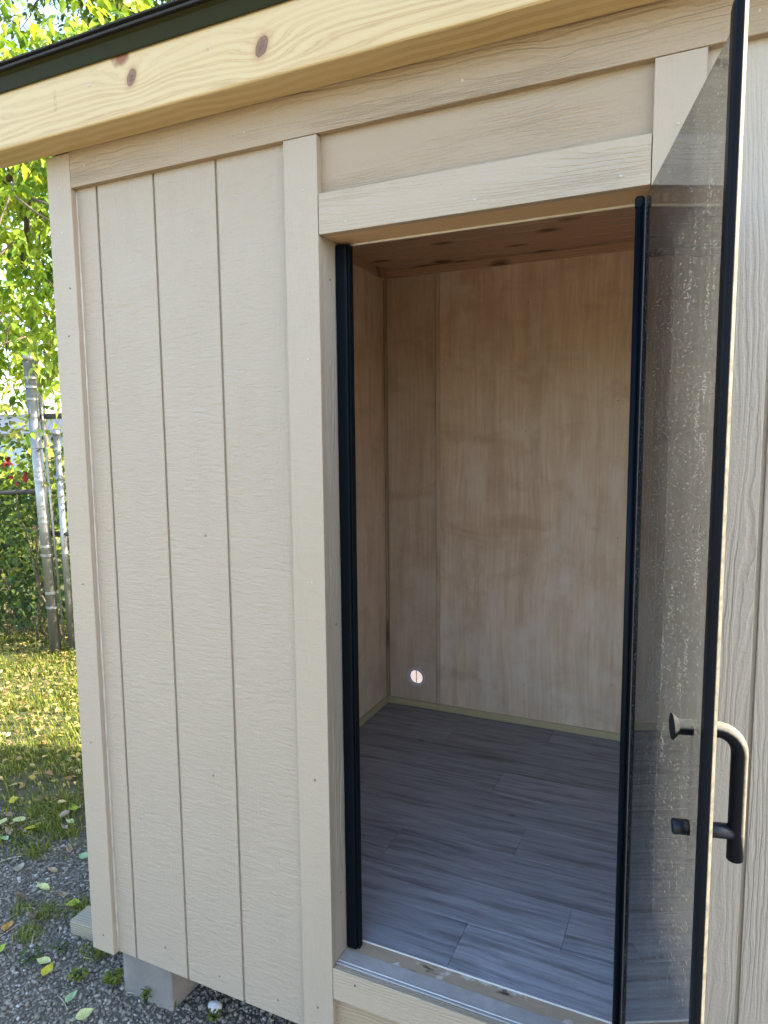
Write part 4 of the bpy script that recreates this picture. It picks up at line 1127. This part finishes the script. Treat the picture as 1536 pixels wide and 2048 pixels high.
FL = [
 (-1.502, .696, .075, .045, .9, 'yellow', .3, 'speckled yellow-brown leaf near the grass edge at far left'),
 (-1.321, .586, .065, .055, 2.0, 'pale', .15, 'round pale green leaf with a stalk lying on dark soil'),
 (-1.355, .523, .080, .050, .3, 'pale', .5, 'pale leaf cut by the left picture edge beside the soil'),
 (-1.211, .558, .050, .034, 2.4, 'yellow', .5, 'small crumpled yellowish leaf right of the round pale one'),
 (-1.259, .493, .085, .030, 1.2, 'tan', .9, 'narrow curled tan leaf below the round pale leaf'),
 (-1.234, .445, .070, .026, 1.5, 'mint', .8, 'whitish green leaf curled on edge at the far left'),
 (-1.201, .788, .062, .046, 1.1, 'lime', .25, 'bright lime leaf leaning against the corner trim in grass'),
 (-1.177, .720, .070, .040, .2, 'grey', .9, 'grey-tan folded leaf just below the lime leaf'),
 (-1.110, .692, .070, .024, 1.4, 'pale', .9, 'rolled greenish leaf between the folded and pinkish ones'),
 (-1.090, .645, .070, .022, 1.3, 'tan', 1.0, 'pinkish tan rolled leaf at the top of the gravel'),
 (-.916, .521, .075, .028, 1.0, 'tan', 1.0, 'torn curled tan leaf on gravel left of the mint leaf'),
 (-.828, .520, .052, .042, 1.6, 'mint', .2, 'mint green leaf half hidden by the shed corner'),
 (-.987, .336, .065, .046, .6, 'grey', .4, 'dull grey-tan torn leaf flat on the gravel'),
 (-.854, .385, .070, .020, 1.5, 'tan', .7, 'slim brownish leaf lying crosswise in mid gravel'),
 (-.791, .291, .095, .024, 1.45, 'pale', .8, 'long pale yellow-green rolled leaf in mid gravel'),
 (-.809, .211, .085, .024, 1.4, 'brown', .8, 'long dark brown leaf left below the pale rolled one'),
 (-.678, .286, .050, .028, 1.2, 'tan', .9, 'crumpled pinkish tan leaf touching a yellow-green leaf'),
 (-.606, .270, .058, .034, 2.3, 'lime', .35, 'yellow-green leaf with a small hole beside mossy grass'),
 (-.683, .163, .055, .036, 1.0, 'brown', .7, 'broad brown crumpled leaf above the amber one'),
 (-.718, .083, .060, .038, .35, 'amber', .35, 'amber leaf with pale veins at the left edge'),
 (-.640, -.010, .065, .040, .2, 'lime', .3, 'green-yellow leaf cut off by the lower left edge'),
 (-.405, -.004, .058, .036, .25, 'yellow', .2, 'vivid yellow leaf on top of a pale green one'),
 (-.452, .018, .060, .034, 1.7, 'pale', .2, 'pale green leaf tucked under the vivid yellow leaf'),
 (-.237, -.052, .056, .026, .12, 'mint', .3, 'slender mint leaf on gravel left of the concrete block'),
 (-.143, -.083, .060, .036, -.4, 'pale', .2, 'pale yellow-green leaf with brown spots at the bottom edge'),
]
for i, (x, y_, L, wd, az, col, curl, lab) in enumerate(FL):
    fallen(x, y_, L * .95, wd * .95, az, col, curl, lab)

# weeds
def weed(x, y_, r, n, label, m='leaf_vine', h=.02, wide=1.3, up=.35):
    a = np.arange(n) * 2.399 + RNG.uniform(0, 6); rr = r * RNG.uniform(.35, 1, n)
    base = np.array([x, y_, float(ground_z(x, y_)) + .006])
    st_ = MB(); P = []
    for k in range(n):
        tip = base + np.array([math.cos(a[k]) * rr[k] * .6, math.sin(a[k]) * rr[k] * .6, h * RNG.uniform(.5, 1.2)])
        st_.tube([tuple(base), tuple((base + tip) / 2 + np.array([0, 0, h * .2])), tuple(tip)], .0008, 4, False); P.append(tip)
    t = thing('weed', label, 'weed', tuple(base), 'weeds in the gravel')
    st_.build('stems', M['leaf_vine'], t)
    P = np.array(P)
    d = np.stack([np.cos(a), np.sin(a), RNG.uniform(-.3, up, n)], 1)
    link('leaves', leaves_mesh('leaves', P, d, RNG.normal(0, .2, (n, 3)) + np.array([0, 0, 1]), rr * .34 + .006, RNG.uniform(.15, .7, n), wide), M[m], t)
weed(-1.144, .468, .055, 16, 'dark green broad weed behind the grey-tan torn leaf')
weed(-.505, .010, .050, 18, 'dark green lobed weed left of the vivid yellow leaf')
weed(-.455, .085, .042, 12, 'small fan-leaved weed between yellow leaf and shed corner')
weed(-.280, .012, .035, 60, 'low mossy weed between the mint leaf and the block', 'grass', .03, 1.3)
weed(-.150, .040, .035, 80, 'fine yellow-green weed against the left face of the block', 'grass', .045, 1.3)
weed(.000, .030, .022, 30, 'tiny sprig growing at the foot of the block front', 'grass', .05, 1.2)
weed(.233, .070, .025, 26, 'tiny weed right of the pale pebble', 'grass', .025, 1.2)
